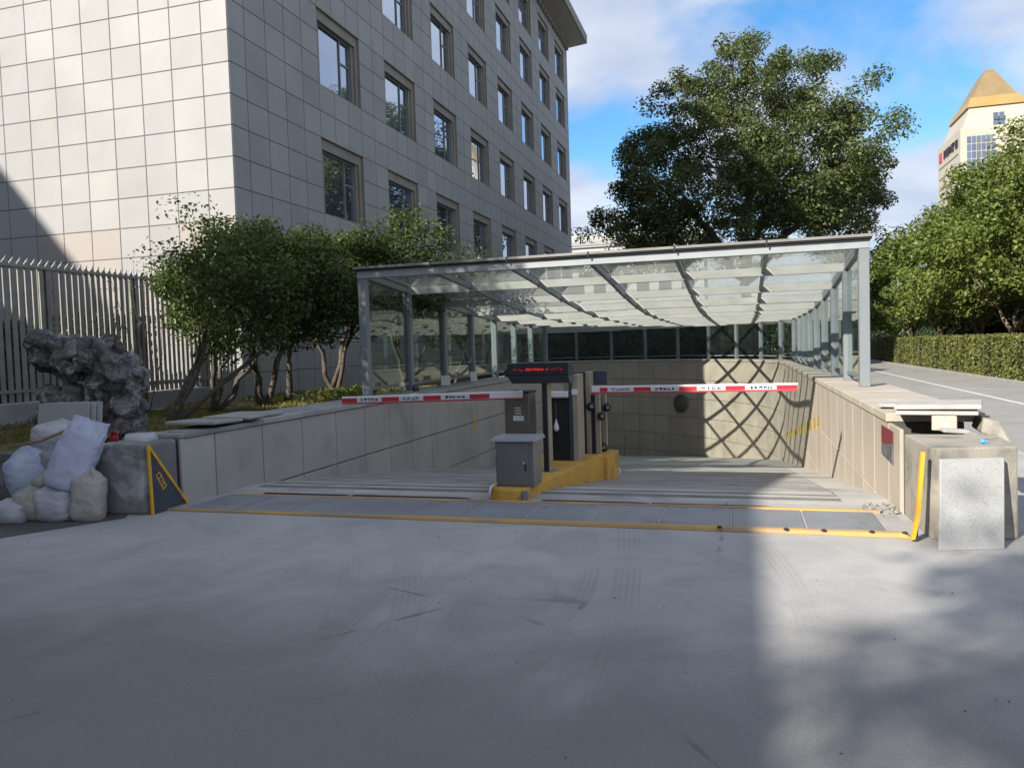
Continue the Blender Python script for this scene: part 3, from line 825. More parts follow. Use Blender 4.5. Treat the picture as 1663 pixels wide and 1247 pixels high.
def side_plate(label, xf, lean, mirror):
    rt = root('flood_gate_plate', (xf, 6.95, 0), label, 'steel plate', 'triangular side plates of the flood gate')
    s = -1 if mirror else 1
    def X(z): return xf + lean * z
    t = .012
    a, b, c = (6.60, .0), (6.60, .70), (7.45, .0)
    yb_ = 6.72 if mirror else 7.05
    ys_ = 6.60 if mirror else 6.53
    m_ = MB().hexa([(X(0), ys_, .0), (X(0) + t, ys_, 0), (X(0) + t, yb_, 0), (X(0), yb_, 0)], [(X(.7), ys_, .70), (X(.7) + t, ys_, .70), (X(.69) + t, ys_ + .015, .695), (X(.69), ys_ + .015, .695)])
    m_.build('plate', 'plate_dark', rt)
    if not mirror:
        MB().bar((X(0) + t, ys_, .0), (X(.71) + t, ys_, .72), .024, .03).build('front_edge', 'yellow_paint', rt, bevel=.003)
        MB().bar((X(.71) + t, ys_, .71), (X(0) + t, 7.07, .0), .024, .03).build('sloping_edge', 'yellow_paint', rt, bevel=.003)
        em = MB()
        cy_, cz_ = 6.68, .33
        dv = Vector((0, .42, -.70)).normalized(); nv = Vector((0, .70, .42)).normalized()
        for u, v, lu, lv in ((0, .028, .20, .012), (0, -.028, .20, .012), (-.09, 0, .012, .05), (.09, 0, .012, .05), (-.04, 0, .012, .045), (.015, 0, .05, .012), (.05, 0, .012, .05)):
            p = Vector((X(cz_) + t + .004, cy_, cz_)) + dv * u + nv * v
            em.add([p - dv * lu / 2 - nv * lv / 2, p + dv * lu / 2 - nv * lv / 2, p + dv * lu / 2 + nv * lv / 2, p - dv * lu / 2 + nv * lv / 2], [(0, 1, 2, 3)])
        em.build('emblem', 'yellow_paint', rt)
    else:
        pts = [(X(0) - .022, 6.60, .02), (X(0) - .006, 6.60, .09), (X(.2), 6.60, .2), (X(.45), 6.60, .45), (X(.70), 6.60, .70)]
        m_ = MB()
        w = .014
        for p, q in zip(pts, pts[1:]):
            m_.hexa([(p[0] - w, p[1] - .02, p[2]), (p[0] + w, p[1] - .02, p[2]), (p[0] + w, p[1] + .03, p[2]), (p[0] - w, p[1] + .03, p[2])],
                    [(q[0] - w, q[1] - .02, q[2]), (q[0] + w, q[1] - .02, q[2]), (q[0] + w, q[1] + .03, q[2]), (q[0] - w, q[1] + .03, q[2])])
        m_.build('front_edge', 'yellow_paint', rt)
    return rt
side_plate('dark triangular plate with yellow edges and emblem standing by the left block', RL + .045, -.02, False)
side_plate('yellow edged plate seen edge on beside the right concrete block', 1.275, .075, True)

# rubble at the right end of the strip
rb = MB(); rr_ = random.Random(5)
for i in range(46):
    x, y_ = rr_.gauss(1.20, .10), rr_.gauss(7.74, .12)
    s_ = rr_.uniform(.005, .022)
    rb.obox((min(x, 1.34), y_, ramp_z(y_) + s_ * .3 + .01), s_ * 2, s_ * 1.4, s_, (rr_.random(), rr_.random(), rr_.random() * 3))
t_ = stuff(rb.build('mortar_rubble', 'rubble_grey')); tag(t_, 'crumbled white mortar at the right end of the drain strip', 'rubble')
rb = MB(); rr_ = random.Random(9)
for i in range(120):
    x, y_ = rr_.uniform(-7, 4.5), rr_.uniform(1.6, 6.4)
    s_ = rr_.uniform(.0015, .005)
    rb.obox((x, y_, s_ * .4), s_ * 2, s_ * 1.5, s_, (rr_.random(), rr_.random(), rr_.random() * 3))
t_ = stuff(rb.build('grit', 'dirt')); tag(t_, 'scattered dark grit on the concrete forecourt', 'gravel')

# =====================================================================  ISLAND AND GATE EQUIPMENT
isl = root('traffic_island', (-2.4, 9.5, 0), 'yellow painted concrete island between the two ramp lanes', 'traffic island')
def tz(x, y_): return .125 - .022 * (y_ - 7.7)
MB().prism([(-2.60, 7.84), (-2.55, 7.74), (-2.46, 7.69), (-2.30, 7.69), (-2.21, 7.74), (-2.17, 7.86), (-1.90, 10.9), (-2.88, 10.9), (-2.88, 9.1)], -.5, tz).build('front_section', 'yellow_island', isl, bevel=.018, seg=2)
MB().prism([(-1.84, 10.903), (-1.82, 11.78), (-2.80, 11.78), (-2.80, 10.903)], -.6, lambda x, y_: .02 - .03 * (y_ - 10.9)).build('rear_section', 'yellow_island', isl, bevel=.018, seg=2)
MB().lathe((-1.86, 11.72, -.33), (.25, -1, 0), [(.075, 0), (.075, .015), (.06, .03)], 20).build('reflector', 'sticker', isl)
MB().obox((-2.19, 7.735, .03), .06, .04, .16, (0, 0, R(35))).build('chipped_corner', 'concrete_dark', isl, bevel=.01)
t_ = MB().tube([(-2.53, 7.86, .16), (-2.545, 7.70, .15), (-2.55, 7.665, .10), (-2.55, 7.66, .0)], [.012] * 4, 8).build('conduit_pipe', 'sticker', smooth=True)
tag(t_, 'thin white conduit running over the front of the yellow island', 'pipe')

cb = root('control_cabinet', (-2.34, 8.05, .12), 'squat stainless steel control cabinet with overhanging lid at the front of the yellow island', 'cabinet')
pbox('body', cb, 'stainless', -2.55, -2.13, 7.90, 8.24, .112, .60, .004)
MB().hexa([(-2.60, 7.86, .602), (-2.085, 7.86, .602), (-2.085, 8.28, .602), (-2.60, 8.28, .602)], [(-2.585, 7.875, .64), (-2.10, 7.875, .64), (-2.10, 8.265, .645), (-2.585, 8.265, .645)]).build('lid', 'lid_grey', cb, bevel=.006)
dd = pbox('door', cb, 'stainless', -2.53, -2.185, 7.888, 7.899, .135, .585, .003)
pbox('handle', dd, 'rubber_dark', -2.222, -2.206, 7.872, 7.887, .29, .36, .003)
MB().lathe((-2.235, 7.888, .375), (0, -1, 0), [(.008, 0), (.008, .006)], 10).build('lock', 'white_plastic', dd)
pbox('hinge', cb, 'edge_metal', -2.545, -2.533, 7.884, 7.899, .2, .26); pbox('hinge', cb, 'edge_metal', -2.545, -2.533, 7.884, 7.899, .46, .52)

def glyph_row(mb, x0, x1, z0, z1, y, n, rng_):
    """illegible strokes: short bars across each character cell"""
    w = (x1 - x0) / n
    for i in range(n):
        a, b = x0 + w * i + w * .12, x0 + w * (i + 1) - w * .12
        for k in range(rng_.randint(4, 6)):
            if rng_.random() < .55:
                zz = rng_.uniform(z0, z1); t = (z1 - z0) * .10
                mb.add([(a, y, zz - t), (b, y, zz - t), (b, y, zz + t), (a, y, zz + t)], [(0, 1, 2, 3)])
            else:
                xx = rng_.uniform(a, b); t = (b - a) * .09
                mb.add([(xx - t, y, z0), (xx + t, y, z0), (xx + t, y, z1), (xx - t, y, z1)], [(0, 1, 2, 3)])

def barrier(name, label, hb, arm_y, x_root, x_tip, z_root, z_tip, cells, house_mat, stickers, seed):
    rt = root(name, ((hb[0] + hb[1]) / 2, (hb[2] + hb[3]) / 2, hb[4]), label, 'barrier', 'barrier gates on the island')
    pbox('housing', rt, house_mat, *hb, .006)
    pbox('top_plate', rt, 'rubber_dark', hb[0] - .008, hb[1] + .008, hb[2] - .008, hb[3] + .008, hb[5] + .001, hb[5] + .018, .004)
    rg = random.Random(seed)
    for (x0, x1, z0, z1) in stickers:
        pbox('sticker', rt, 'sticker', x0, x1, hb[2] - .003, hb[2] - .0005, z0, z1)
    hgt, th = .088, .04
    def zz(x): return z_root + (z_tip - z_root) * (x - x_root) / (x_tip - x_root)
    y0, y1 = arm_y, arm_y + th
    xa, xb = min(x_root, x_tip), max(x_root, x_tip)
    arm = MB().hexa([(xa, y0, zz(xa) - hgt / 2), (xb, y0, zz(xb) - hgt / 2), (xb, y1, zz(xb) - hgt / 2), (xa, y1, zz(xa) - hgt / 2)],
                    [(xa, y0, zz(xa) + hgt / 2), (xb, y0, zz(xb) + hgt / 2), (xb, y1, zz(xb) + hgt / 2), (xa, y1, zz(xa) + hgt / 2)]).build('arm', 'white_paint', rt, bevel=.006)
    # red underside strip
    MB().hexa([(xa, y0 + .002, zz(xa) - hgt / 2 - .016), (xb, y0 + .002, zz(xb) - hgt / 2 - .016), (xb, y1 - .002, zz(xb) - hgt / 2 - .016), (xa, y1 - .002, zz(xa) - hgt / 2 - .016)],
              [(xa, y0 + .002, zz(xa) - hgt / 2 - .001), (xb, y0 + .002, zz(xb) - hgt / 2 - .001), (xb, y1 - .002, zz(xb) - hgt / 2 - .001), (xa, y1 - .002, zz(xa) - hgt / 2 - .001)]).build('rubber_edge', 'red_paint', arm)
    for kind, x0, x1 in cells:
        zm = (zz(x0) + zz(x1)) / 2
        dz0, dz1 = zz(x0) - zm, zz(x1) - zm
        lo, hi = -hgt / 2 + .008, hgt / 2 - .024
        if kind == 'r':
            MB().hexa([(x0, y0 - .003, zz(x0) + lo), (x1, y0 - .003, zz(x1) + lo), (x1, y0 - .0005, zz(x1) + lo), (x0, y0 - .0005, zz(x0) + lo)],
                      [(x0, y0 - .003, zz(x0) + hi), (x1, y0 - .003, zz(x1) + hi), (x1, y0 - .0005, zz(x1) + hi), (x0, y0 - .0005, zz(x0) + hi)]).build('red_band', 'red_paint', arm)
        else:
            lb = MB().hexa([(x0, y0 - .003, zz(x0) + lo), (x1, y0 - .003, zz(x1) + lo), (x1, y0 - .0005, zz(x1) + lo), (x0, y0 - .0005, zz(x0) + lo)],
                           [(x0, y0 - .003, zz(x0) + hi), (x1, y0 - .003, zz(x1) + hi), (x1, y0 - .0005, zz(x1) + hi), (x0, y0 - .0005, zz(x0) + hi)]).build('label_band', 'sticker', arm)
            ins = (x1 - x0) * .12
            gb = MB(); glyph_row(gb, x0 + ins, x1 - ins, zm + lo + .012, zm + hi - .010, y0 - .0042, 5 if kind == 'L' else 4, rg)
            gb.build('lettering', 'ink_black' if kind == 'L' else 'plastic_grey', arm)
    MB().lathe(((hb[0] + hb[1]) / 2, arm_y + th, z_root), (0, 1, 0), [(.055, -.005), (.055, max(.01, hb[2] - arm_y - th))], 18).build('pivot', 'rubber_dark', rt)
    return rt

# left lane barrier: arm reaches left
def xl(px):   # stripe boundaries along the left arm
    return -5.12 + (px - 555) / (855 - 555) * (5.12 - 2.62)
cl = [('r', 555, 582), ('L', 583, 624), ('r', 625, 655), ('l', 656, 695), ('r', 696, 725), ('L', 726, 771), ('r', 772, 804)]
barrier('barrier_gate', 'left lane barrier with stainless housing and red white arm reaching left', (-2.88, -2.56, 9.36, 9.70, .07, 1.03), 9.27, -2.62, -5.12, 1.02, .972,
        [(k_, xl(a), xl(b)) for k_, a, b in cl], 'stainless_warm',
        [(-2.745, -2.665, .835, .85), (-2.75, -2.66, .80, .815), (-2.745, -2.665, .765, .78), (-2.77, -2.63, .68, .745)], 3)
def xr(px):
    return -2.02 + (px - 960) / (1297 - 960) * (.70 + 2.02)
cr_ = [('r', 975, 988), ('l', 989, 1032), ('r', 1033, 1062), ('L', 1063, 1108), ('r', 1109, 1138), ('l', 1139, 1183), ('r', 1184, 1215), ('L', 1216, 1263), ('r', 1264, 1296)]
barrier('barrier_gate', 'right lane barrier with dark housing and red white arm reaching right', (-2.36, -2.16, 10.95, 11.28, .03, 1.20), 10.72, -2.02, .70, .985, .985,
        [(k_, xr(a), xr(b)) for k_, a, b in cr_], 'machine_dark', [], 4)
t_ = pbox('housing_pillar', None, 'edge_metal', -2.155, -2.09, 10.97, 11.27, .02, 1.22, .004)
tag(t_, 'tan metal pillar against the dark right barrier housing', 'post')

# LED sign on its pole
ls = root('led_display', (-2.26, 9.06, .1), 'black overhead display showing a red dotted line of text on a thin pole', 'display')
MB().hexa([(-2.66, 8.99, 1.165), (-1.95, 8.99, 1.165), (-1.95, 9.22, 1.165), (-2.66, 9.22, 1.165)], [(-2.70, 8.92, 1.255), (-1.95, 8.92, 1.255), (-1.95, 9.22, 1.255), (-2.70, 9.22, 1.255)]).build('lower_case', 'machine_blue', ls, bevel=.004)
pbox('case', ls, 'machine_dark', -2.70, -1.95, 8.92, 9.22, 1.257, 1.41, .006)
pbox('screen', ls, 'ink_black', -2.685, -1.965, 8.914, 8.919, 1.275, 1.395)
ld = MB(); rl_ = random.Random(11)
px_ = -2.66
while px_ < -1.985:
    dens = .95 if -2.47 < px_ < -2.25 else .45
    for q in range(4):
        if rl_.random() < dens * (1 if q in (1, 2) else .45):
            z_ = 1.318 + q * .008
            ld.add([(px_, 8.911, z_), (px_ + .0075, 8.911, z_), (px_ + .0075, 8.911, z_ + .006), (px_, 8.911, z_ + .006)], [(0, 1, 2, 3)])
    px_ += .010 if -2.47 < px_ < -2.25 else rl_.choice((.010, .012, .03))
ld.build('led_text', 'led_red', ls)
pbox('pole', ls, 'machine_dark', -2.305, -2.245, 9.03, 9.10, .09, 1.165, .004)
pbox('pole_side', ls, 'edge_metal', -2.243, -2.225, 9.03, 9.18, .09, 1.163, .002)
pbox('base_plate', ls, 'flashing', -2.36, -2.18, 8.98, 9.20, .086, .098, .003)

# ticket machine
tm = root('ticket_machine', (-2.3, 10.25, .06), 'tall black ticket machine with white light bar and a hanging white bulb', 'ticket machine')
pbox('body', tm, 'machine_dark', -2.49, -2.165, 10.10, 10.46, .05, .91, .008)
pbox('light_bar', tm, 'white_plastic', -2.51, -2.21, 10.03, 10.14, .925, 1.0, .006)
pbox('side_column', tm, 'edge_metal', -2.160, -2.085, 10.08, 10.48, .05, 1.22, .005)
pbox('side_column_front', tm, 'machine_blue', -2.205, -2.163, 10.07, 10.098, .05, 1.22, .003)
bu = MB().lathe((-2.385, 10.075, .50), (0, 0, 1), [(.006, .13), (.012, .10), (.022, .07), (.034, .03), (.036, .0), (.028, -.02), (.010, -.032)], 18).build('bulb', 'white_plastic', tm, smooth=True)
MB().tube([(-2.385, 10.085, .63), (-2.39, 10.09, .85)], [.0035, .0035], 6).build('cord', 'flashing', bu)
t_ = pbox('blue_sign_box', None, 'machine_blue', -2.42, -1.90, 11.34, 11.48, 1.02, 1.22, .008)
tag(t_, 'plain blue grey display box behind the right barrier arm root', 'display')
MB().box(-2.2, -2.14, 11.39, 11.43, -.02, 1.018).build('pole', 'machine_blue', t_)
t_ = pbox('paper_label', None, 'white_plastic', -2.16, -2.085, 10.058, 10.068, .955, 1.03)
tag(t_, 'small white label high on the pillar of the ticket machine', 'label')

def sensor(label, x, y_, z0, h, heads):
    rt = root('sensor_post', (x, y_, z0), label, 'sensor', 'camera sensor posts on the island')
    pbox('post', rt, 'edge_metal', x - .035, x + .035, y_ - .05, y_ + .05, z0, z0 + h, .004)
    pbox('front_cover', rt, 'machine_dark', x - .13, x - .038, y_ - .05, y_ + .05, z0, z0 + h * .93, .006)
    for hx, hz, rr_ in heads:
        hd = MB().lathe((x + hx, y_ - .05, z0 + hz), (.35, -1, .05), [(rr_ * .9, 0), (rr_, .02), (rr_, .07), (rr_ * .75, .10), (rr_ * .6, .11)], 16).build('lens_head', 'machine_dark', rt, smooth=True)
        MB().lathe(Vector((x + hx, y_ - .05, z0 + hz)) + Vector((.35, -1, .05)).normalized() * .111, (.35, -1, .05), [(rr_ * .42, 0), (rr_ * .3, .006)], 12).build('lens', 'stainless', hd)
sensor('nearer tan sensor post with two black camera heads at the island end', -2.0, 11.08, -.02, .98, [(-.10, .74, .065), (.05, .60, .06)])
sensor('farther tan sensor post with a white rimmed lens low down at the island end', -2.0, 11.62, -.04, .94, [(.04, .70, .062), (-.03, .10, .07)])

# =====================================================================  GLASS CANOPY
cp = root('glass_canopy', (-2.3, 13, .86), 'grey steel and glass canopy covering the curved garage ramp', 'canopy')
FB = [12.62 + 1.9 * i for i in range(14)]
ZR = {12.62: 3.045}
zk = [12.62, 14.52, 16.42, 18.32, 20.22, 22.12, 24.02, 25.92, 38.5]
zv = [3.05, 2.90, 2.72, 2.58, 2.49, 2.45, 2.44, 2.43, 2.42]
def rz(y_): return float(np.interp(y_, zk, zv))
XL, XR = -6.45, 1.76
GR = XR - AC
def xright(y_):
    return XR if y_ <= AF else AC + math.sqrt(max(.05, GR ** 2 - (y_ - AF) ** 2))
def xleft(y_):
    return XL if y_ <= 26.2 else -13.3
PW = .145
for i, y_ in enumerate(FB[:8]):
    pbox('post', cp, 'steel_paint', XR - PW / 2, XR + PW / 2, y_ - PW / 2, y_ + PW / 2, .860, rz(y_) - .13, .006)
for i, y_ in enumerate(FB[:8]):
    pbox('post', cp, 'steel_paint', XL - PW / 2, XL + PW / 2, y_ - PW / 2, y_ + PW / 2, .802, rz(y_) - .13, .006)
aposts = [(AC + GR * math.cos(R(t)), AF + GR * math.sin(R(t)), t) for t in (5.8, 15.2, 24.6, 34.0, 43.4, 52.8, 62.2, 71.6, 81.0, 90.4)] + [(AC - 1.85 * k_, AF + GR, 90) for k_ in range(1, 3)]
for x, y_, t in aposts:
    MB().obox((x, y_, (.86 + rz(y_) - .06) / 2), .12, .12, rz(y_) - .06 - .86, (0, 0, R(t))).build('post', 'steel_paint', cp, bevel=.005)
# glazing rows: (points), base z
right_line = [(XR, y_) for y_ in FB[:8]] + [(x, y_) for x, y_, t in aposts]
left_line = [(XL, y_) for y_ in FB[:8]]
def glaze(line, zb):
    for (ax, ay), (bx, by) in zip(line, line[1:]):
        d = Vector((bx - ax, by - ay, 0)); L = d.length; d.normalize()
        p = Vector((ax, ay, 0)) + d * .075; q = Vector((bx, by, 0)) - d * .075
        n_ = Vector((-d.y, d.x, 0)) * .005
        za, zb_ = rz(ay) - .14, rz(by) - .14
        b0 = zb + .17
        MB().hexa([(*(p - n_).xy, b0), (*(p + n_).xy, b0), (*(q + n_).xy, b0), (*(q - n_).xy, b0)],
                  [(*(p - n_).xy, za), (*(p + n_).xy, za), (*(q + n_).xy, zb_), (*(q - n_).xy, zb_)]).build('wall_pane', 'wall_glass', cp)
        MB().bar(Vector((p.x, p.y, zb + .14)), Vector((q.x, q.y, zb + .14)), .05, .05).build('bottom_rail', 'steel_paint', cp)
        MB().bar(Vector((p.x, p.y, za + .05)), Vector((q.x, q.y, zb_ + .05)), .10, .10).build('top_rail', 'steel_paint', cp)
glaze(right_line, .86)
glaze(left_line, .80)
# purlins, rafters and roof panes
NB = 6
def xcols(y_):
    a, b = XL, xright(y_)
    return [XL + (XR - XL) * j / NB for j in range(NB + 1)]
for i, y_ in enumerate(FB[1:], 1):
    z = rz(y_)
    x0, x1 = xleft(y_) - .04, xright(y_) + .04
    pbox('purlin', cp, 'beam_paint', x0, x1, y_ - .03, y_ + .03, z - .172, z - .022, .004)
for i in range(len(FB) - 1):
    ya, yb = FB[i], FB[i + 1]
    for j, x in enumerate(xcols(0)):
        if x > xright(yb) + .01: continue
        MB().bar((x, ya + .032, rz(ya) - .075), (x, yb - .032, rz(yb) - .075), .07, .10).build('rafter', 'steel_paint', cp)
    xa = xcols(0)
    for j in range(NB):
        x0, x1 = xa[j] + .045, xa[j + 1] - .045
        x1a, x1b = min(x1, xright(ya)), min(x1, xright(yb))
        if x1a <= x0 or x1b <= x0 + .05: continue
        MB().hexa([(x0, ya + .02, rz(ya) - .012), (x1a, ya + .02, rz(ya) - .012), (x1b, yb - .02, rz(yb) - .012), (x0, yb - .02, rz(yb) - .012)],
                  [(x0, ya + .02, rz(ya)), (x1a, ya + .02, rz(ya)), (x1b, yb - .02, rz(yb)), (x0, yb - .02, rz(yb))]).build('roof_pane', 'roof_glass', cp)
# panes over the turning bay on the left
for i in range(7, 13):
    ya, yb = FB[i], FB[i + 1]
    for j in range(5):
        x1 = XL - 1.37 * j - .05; x0 = x1 - 1.27
        MB().hexa([(x0, ya + .02, rz(ya) - .012), (x1, ya + .02, rz(ya) - .012), (x1, yb - .02, rz(yb) - .012), (x0, yb - .02, rz(yb) - .012)],
                  [(x0, ya + .02, rz(ya)), (x1, ya + .02, rz(ya)), (x1, yb - .02, rz(yb)), (x0, yb - .02, rz(yb))]).build('roof_pane', 'roof_glass', cp)
# front fascia and flashing in six lengths, end brackets
y0 = FB[0]
xa = xcols(0)
pbox('front_beam', cp, 'fascia_paint', XL - .075, XR + .075, y0 - .085, y0 + .06, rz(y0) - .145, rz(y0) - .012, .006)
for j in range(NB):
    pbox('flashing', cp, 'flashing', xa[j] - (.11 if j == 0 else -.008), xa[j + 1] + (.11 if j == NB - 1 else -.008), y0 - .17, y0 + .22, rz(y0) + .012, rz(y0) + .055, .004)
    if j: pbox('joint_clip', cp, 'rubber_dark', xa[j] - .012, xa[j] + .012, y0 - .176, y0 - .168, rz(y0) - .03, rz(y0) + .06)
pbox('gutter', cp, 'rubber_dark', XL - .10, XR + .10, y0 - .15, y0 + .1, rz(y0) - .008, rz(y0) + .010)
for k_ in range(7):
    ya, yb = FB[k_], FB[k_ + 1]
    MB().bar((XL - .05, ya, rz(ya) + .03), (XL - .05, yb, rz(yb) + .03), .14, .05).build('edge_flashing', 'flashing', cp)
for k_ in range(6):
    ya, yb = FB[k_], FB[k_ + 1]
    MB().bar((XR + .05, ya, rz(ya) + .03), (XR + .05, yb, rz(yb) + .03), .14, .05).build('edge_flashing', 'flashing', cp)

# =====================================================================  OFFICE BUILDING (left)
BX, BY = -11.66, 16.34
BE, BT = 55.8, 22.95
ob = root('office_building', (BX - 8, BY + 18, 0), 'large pale stone clad office building with rows of square windows on the left', 'building')
TH = .75
def rowz(k_): return 1.6 + (10.433 - k_) * TH
WINF = [BY + 4.24 + 4.48 * j for j in range(8)]; WW = 2.62
WINZ = [7.92, 11.68, 15.46, 19.08, 22.20]; WH = 2.22
def is_win(yc, zc):
    for w in WINF:
        if w - .02 < yc < w + WW + .02:
            for t in WINZ:
                if t - WH < zc < t: return True
    return False
# backing skins
bk = MB()
fb = sorted(set([BY] + [v for w in WINF for v in (w, w + WW)] + [BE])); zb = sorted(set([0.0] + [v for t in WINZ for v in (t - WH, t)] + [BT]))
for ya, yb in zip(fb, fb[1:]):
    for za, zb_ in zip(zb, zb[1:]):
        if is_win((ya + yb) / 2, (za + zb_) / 2): continue
        bk.add([(BX - PT, ya, za), (BX - PT, yb, za), (BX - PT, yb, zb_), (BX - PT, ya, zb_)], [(0, 1, 2, 3)])
bk.add([(-34, BY + PT, 0), (BX - PT, BY + PT, 0), (BX - PT, BY + PT, BT), (-34, BY + PT, BT)], [(0, 1, 2, 3)])
bk.add([(-34, BE, 0), (BX - PT, BE, 0), (BX - PT, BE, BT), (-34, BE, BT)], [(0, 1, 2, 3)])
bk.add([(-34, BY, 0), (-34, BE, 0), (-34, BE, BT), (-34, BY, BT)], [(0, 1, 2, 3)])
bk.build('backing_wall', 'joint_grey', ob)
MB().box(-34, BX, BY, BE, BT, BT + .25).build('roof_slab', 'granite_panel', ob)
GAPJ = .024
FT = .010
rest = MB(); nparts = 0
# front face: columns to the left of the corner
xc = [BX] + [BX - .776 - .90 * i for i in range(0, 24)]
for k_ in range(-18, 14):
    z0, z1 = rowz(k_ + 1), rowz(k_)
    if z0 > BT or z1 < .46: continue
    z1 = min(z1, BT); z0 = max(z0, .46)
    for i in range(len(xc) - 1):
        x1, x0 = xc[i], xc[i + 1]
        vis = x0 > -18.6 and -2 <= k_ <= 9
        mt = 'granite_pink' if (k_ >= 6 and random.random() < .8) else 'granite_panel'
        if vis:
            put('panel', panel_mesh(x1 - x0 - GAPJ, z1 - z0 - GAPJ, FT, mt, .003), ((x0 + x1) / 2, BY + PT, (z0 + z1) / 2), ob); nparts += 1
        else:
            panel_geo(rest, (x0 + x1) / 2, BY + PT, (z0 + z1) / 2, x1 - x0 - GAPJ, z1 - z0 - GAPJ, FT, 0)
# side face: column lines follow the window rhythm
cols = [BY, BY + .69, BY + 1.58, BY + 2.46, BY + 3.34, WINF[0]]
for j, w in enumerate(WINF):
    cols += [w + WW / 3, w + 2 * WW / 3, w + WW]
    nxt = WINF[j + 1] if j < 7 else BE
    cols += [w + WW + (nxt - w - WW) / 2, nxt]
zrows = sorted(set([v for t in WINZ for v in (t - WH, t - WH * 2 / 3, t - WH / 3, t)] + [rowz(k_) for k_ in range(6, 13)] + [BT]))
full = []
for a, b in zip(zrows, zrows[1:]):
    n_ = max(1, round((b - a) / .76))
    full += [a + (b - a) * q / n_ for q in range(n_)]
full.append(BT)
for ya, yb in zip(cols, cols[1:]):
    for za, zb_ in zip(full, full[1:]):
        if is_win((ya + yb) / 2, (za + zb_) / 2): continue
        if yb < BY + 15.2 and 1.9 < za < 13.6 and nparts < 296:
            put('panel', panel_mesh(yb - ya - GAPJ, zb_ - za - GAPJ, FT, 'granite_panel', .003), (BX - PT, (ya + yb) / 2, (za + zb_) / 2), ob, (0, 0, R(90))); nparts += 1
        else:
            panel_geo(rest, BX - PT, (ya + yb) / 2, (za + zb_) / 2, yb - ya - GAPJ, zb_ - za - GAPJ, FT, R(90))
stuff(rest.build('panel_field', 'granite_panel', ob))
# windows: stepped stone reveal, frame, panes
def window(w, t, j, lv):
    rv = MB(); D = .34
    y0, y1, z0, z1 = w, w + WW, t - WH, t
    # stepped reveals (top, both jambs, sill)
    rv.box(BX - D, BX - .10, y0, y1, z1 - .30, z1)
    rv.box(BX - D, BX - .10, y1 - .16, y1, z0, z1 - .302); rv.box(BX - D, BX - .17, y1 - .30, y1 - .162, z0, z1 - .302)
    rv.box(BX - D, BX - .02, y0, y0 + .03, z0, z1 - .302)
    rv.box(BX - D, BX - .05, y0 + .032, y1 - .302, z0 - .0, z0 + .03)
    rv.box(BX - D - .05, BX - PT - .003, y1 + .001, y1 + .02, z0 - .02, z1 + .02); rv.box(BX - D - .05, BX - PT - .003, y0 - .02, y0 - .001, z0 - .02, z1 + .02)
    rv.box(BX - D - .05, BX - PT - .003, y0, y1, z1 + .001, z1 + .02); rv.box(BX - D - .05, BX - PT - .003, y0, y1, z0 - .02, z0 - .001)
    wo = rv.build('window', 'reveal_stone', ob)
    ya, yb, za, zb_ = y0 + .035, y1 - .305, z0 + .035, z1 - .305
    xf = BX - D + .05
    fr = MB()
    for a, b in ((ya, ya + .045), (yb - .045, yb), (ya + (yb - ya) * .16, ya + (yb - ya) * .16 + .04), (ya + (yb - ya) * .72, ya + (yb - ya) * .72 + .05)):
        fr.box(xf, xf + .06, a, b, za, zb_)
    fr.box(xf + .002, xf + .058, ya, yb, za, za + .045); fr.box(xf + .002, xf + .058, ya, yb, zb_ - .045, zb_)
    fr.box(xf + .004, xf + .056, ya + (yb - ya) * .72 + .05, yb - .045, za + (zb_ - za) * .60, za + (zb_ - za) * .60 + .05)
    fr.box(xf + .004, xf + .056, ya + .045, ya + (yb - ya) * .16, za + (zb_ - za) * .60, za + (zb_ - za) * .60 + .05)
    fr.build('frame', 'steel_paint', wo)
    segs = [(ya + .045, ya + (yb - ya) * .16), (ya + (yb - ya) * .16 + .04, ya + (yb - ya) * .72), (ya + (yb - ya) * .72 + .05, yb - .045)]
    for q, (a, b) in enumerate(segs):
        MB().box(xf + .012, xf + .022, a - .01, b + .01, za + .02, zb_ - .02).build('pane', 'window_glass', wo)
for lv, t in enumerate(WINZ):
    for j, w in enumerate(WINF):
        window(w, t, j, lv)
# eave: sloping soffit with edge band
ev = MB()
x0, x1, xo = BX, BX + .15, BX + 1.15
ev.add([(BX - .1, BY - 1.7, BT - .02), (BX - .1, BE + .1, BT - .02), (xo, BE + 1.1, BT + .50), (xo, BY - 1.7, BT + .55), (BX - .1, BY - 1.7, BT + 1.0), (BX - .1, BE + .1, BT + 1.0), (xo, BE + 1.1, BT + .95), (xo, BY - 1.7, BT + .95)],
       [(0, 1, 2, 3), (4, 5, 6, 7), (3, 2, 6, 7), (1, 2, 6, 5), (0, 3, 7, 4)])
ev.build('eave', 'reveal_stone', ob)
MB().box(xo, xo + .12, BY - 1.8, BE + 1.2, BT + .55, BT + 1.15).build('eave_edge', 'flashing', ob)
n_ = 60
dt = MB()
for q in range(n_):
    yy_ = BY + (BE - BY) * (q + .5) / n_
    dt.box(BX + .002, BX + .16, yy_ - .13, yy_ + .13, BT - .28, BT - .03)
stuff(dt.build('dentil_band', 'reveal_stone', ob))

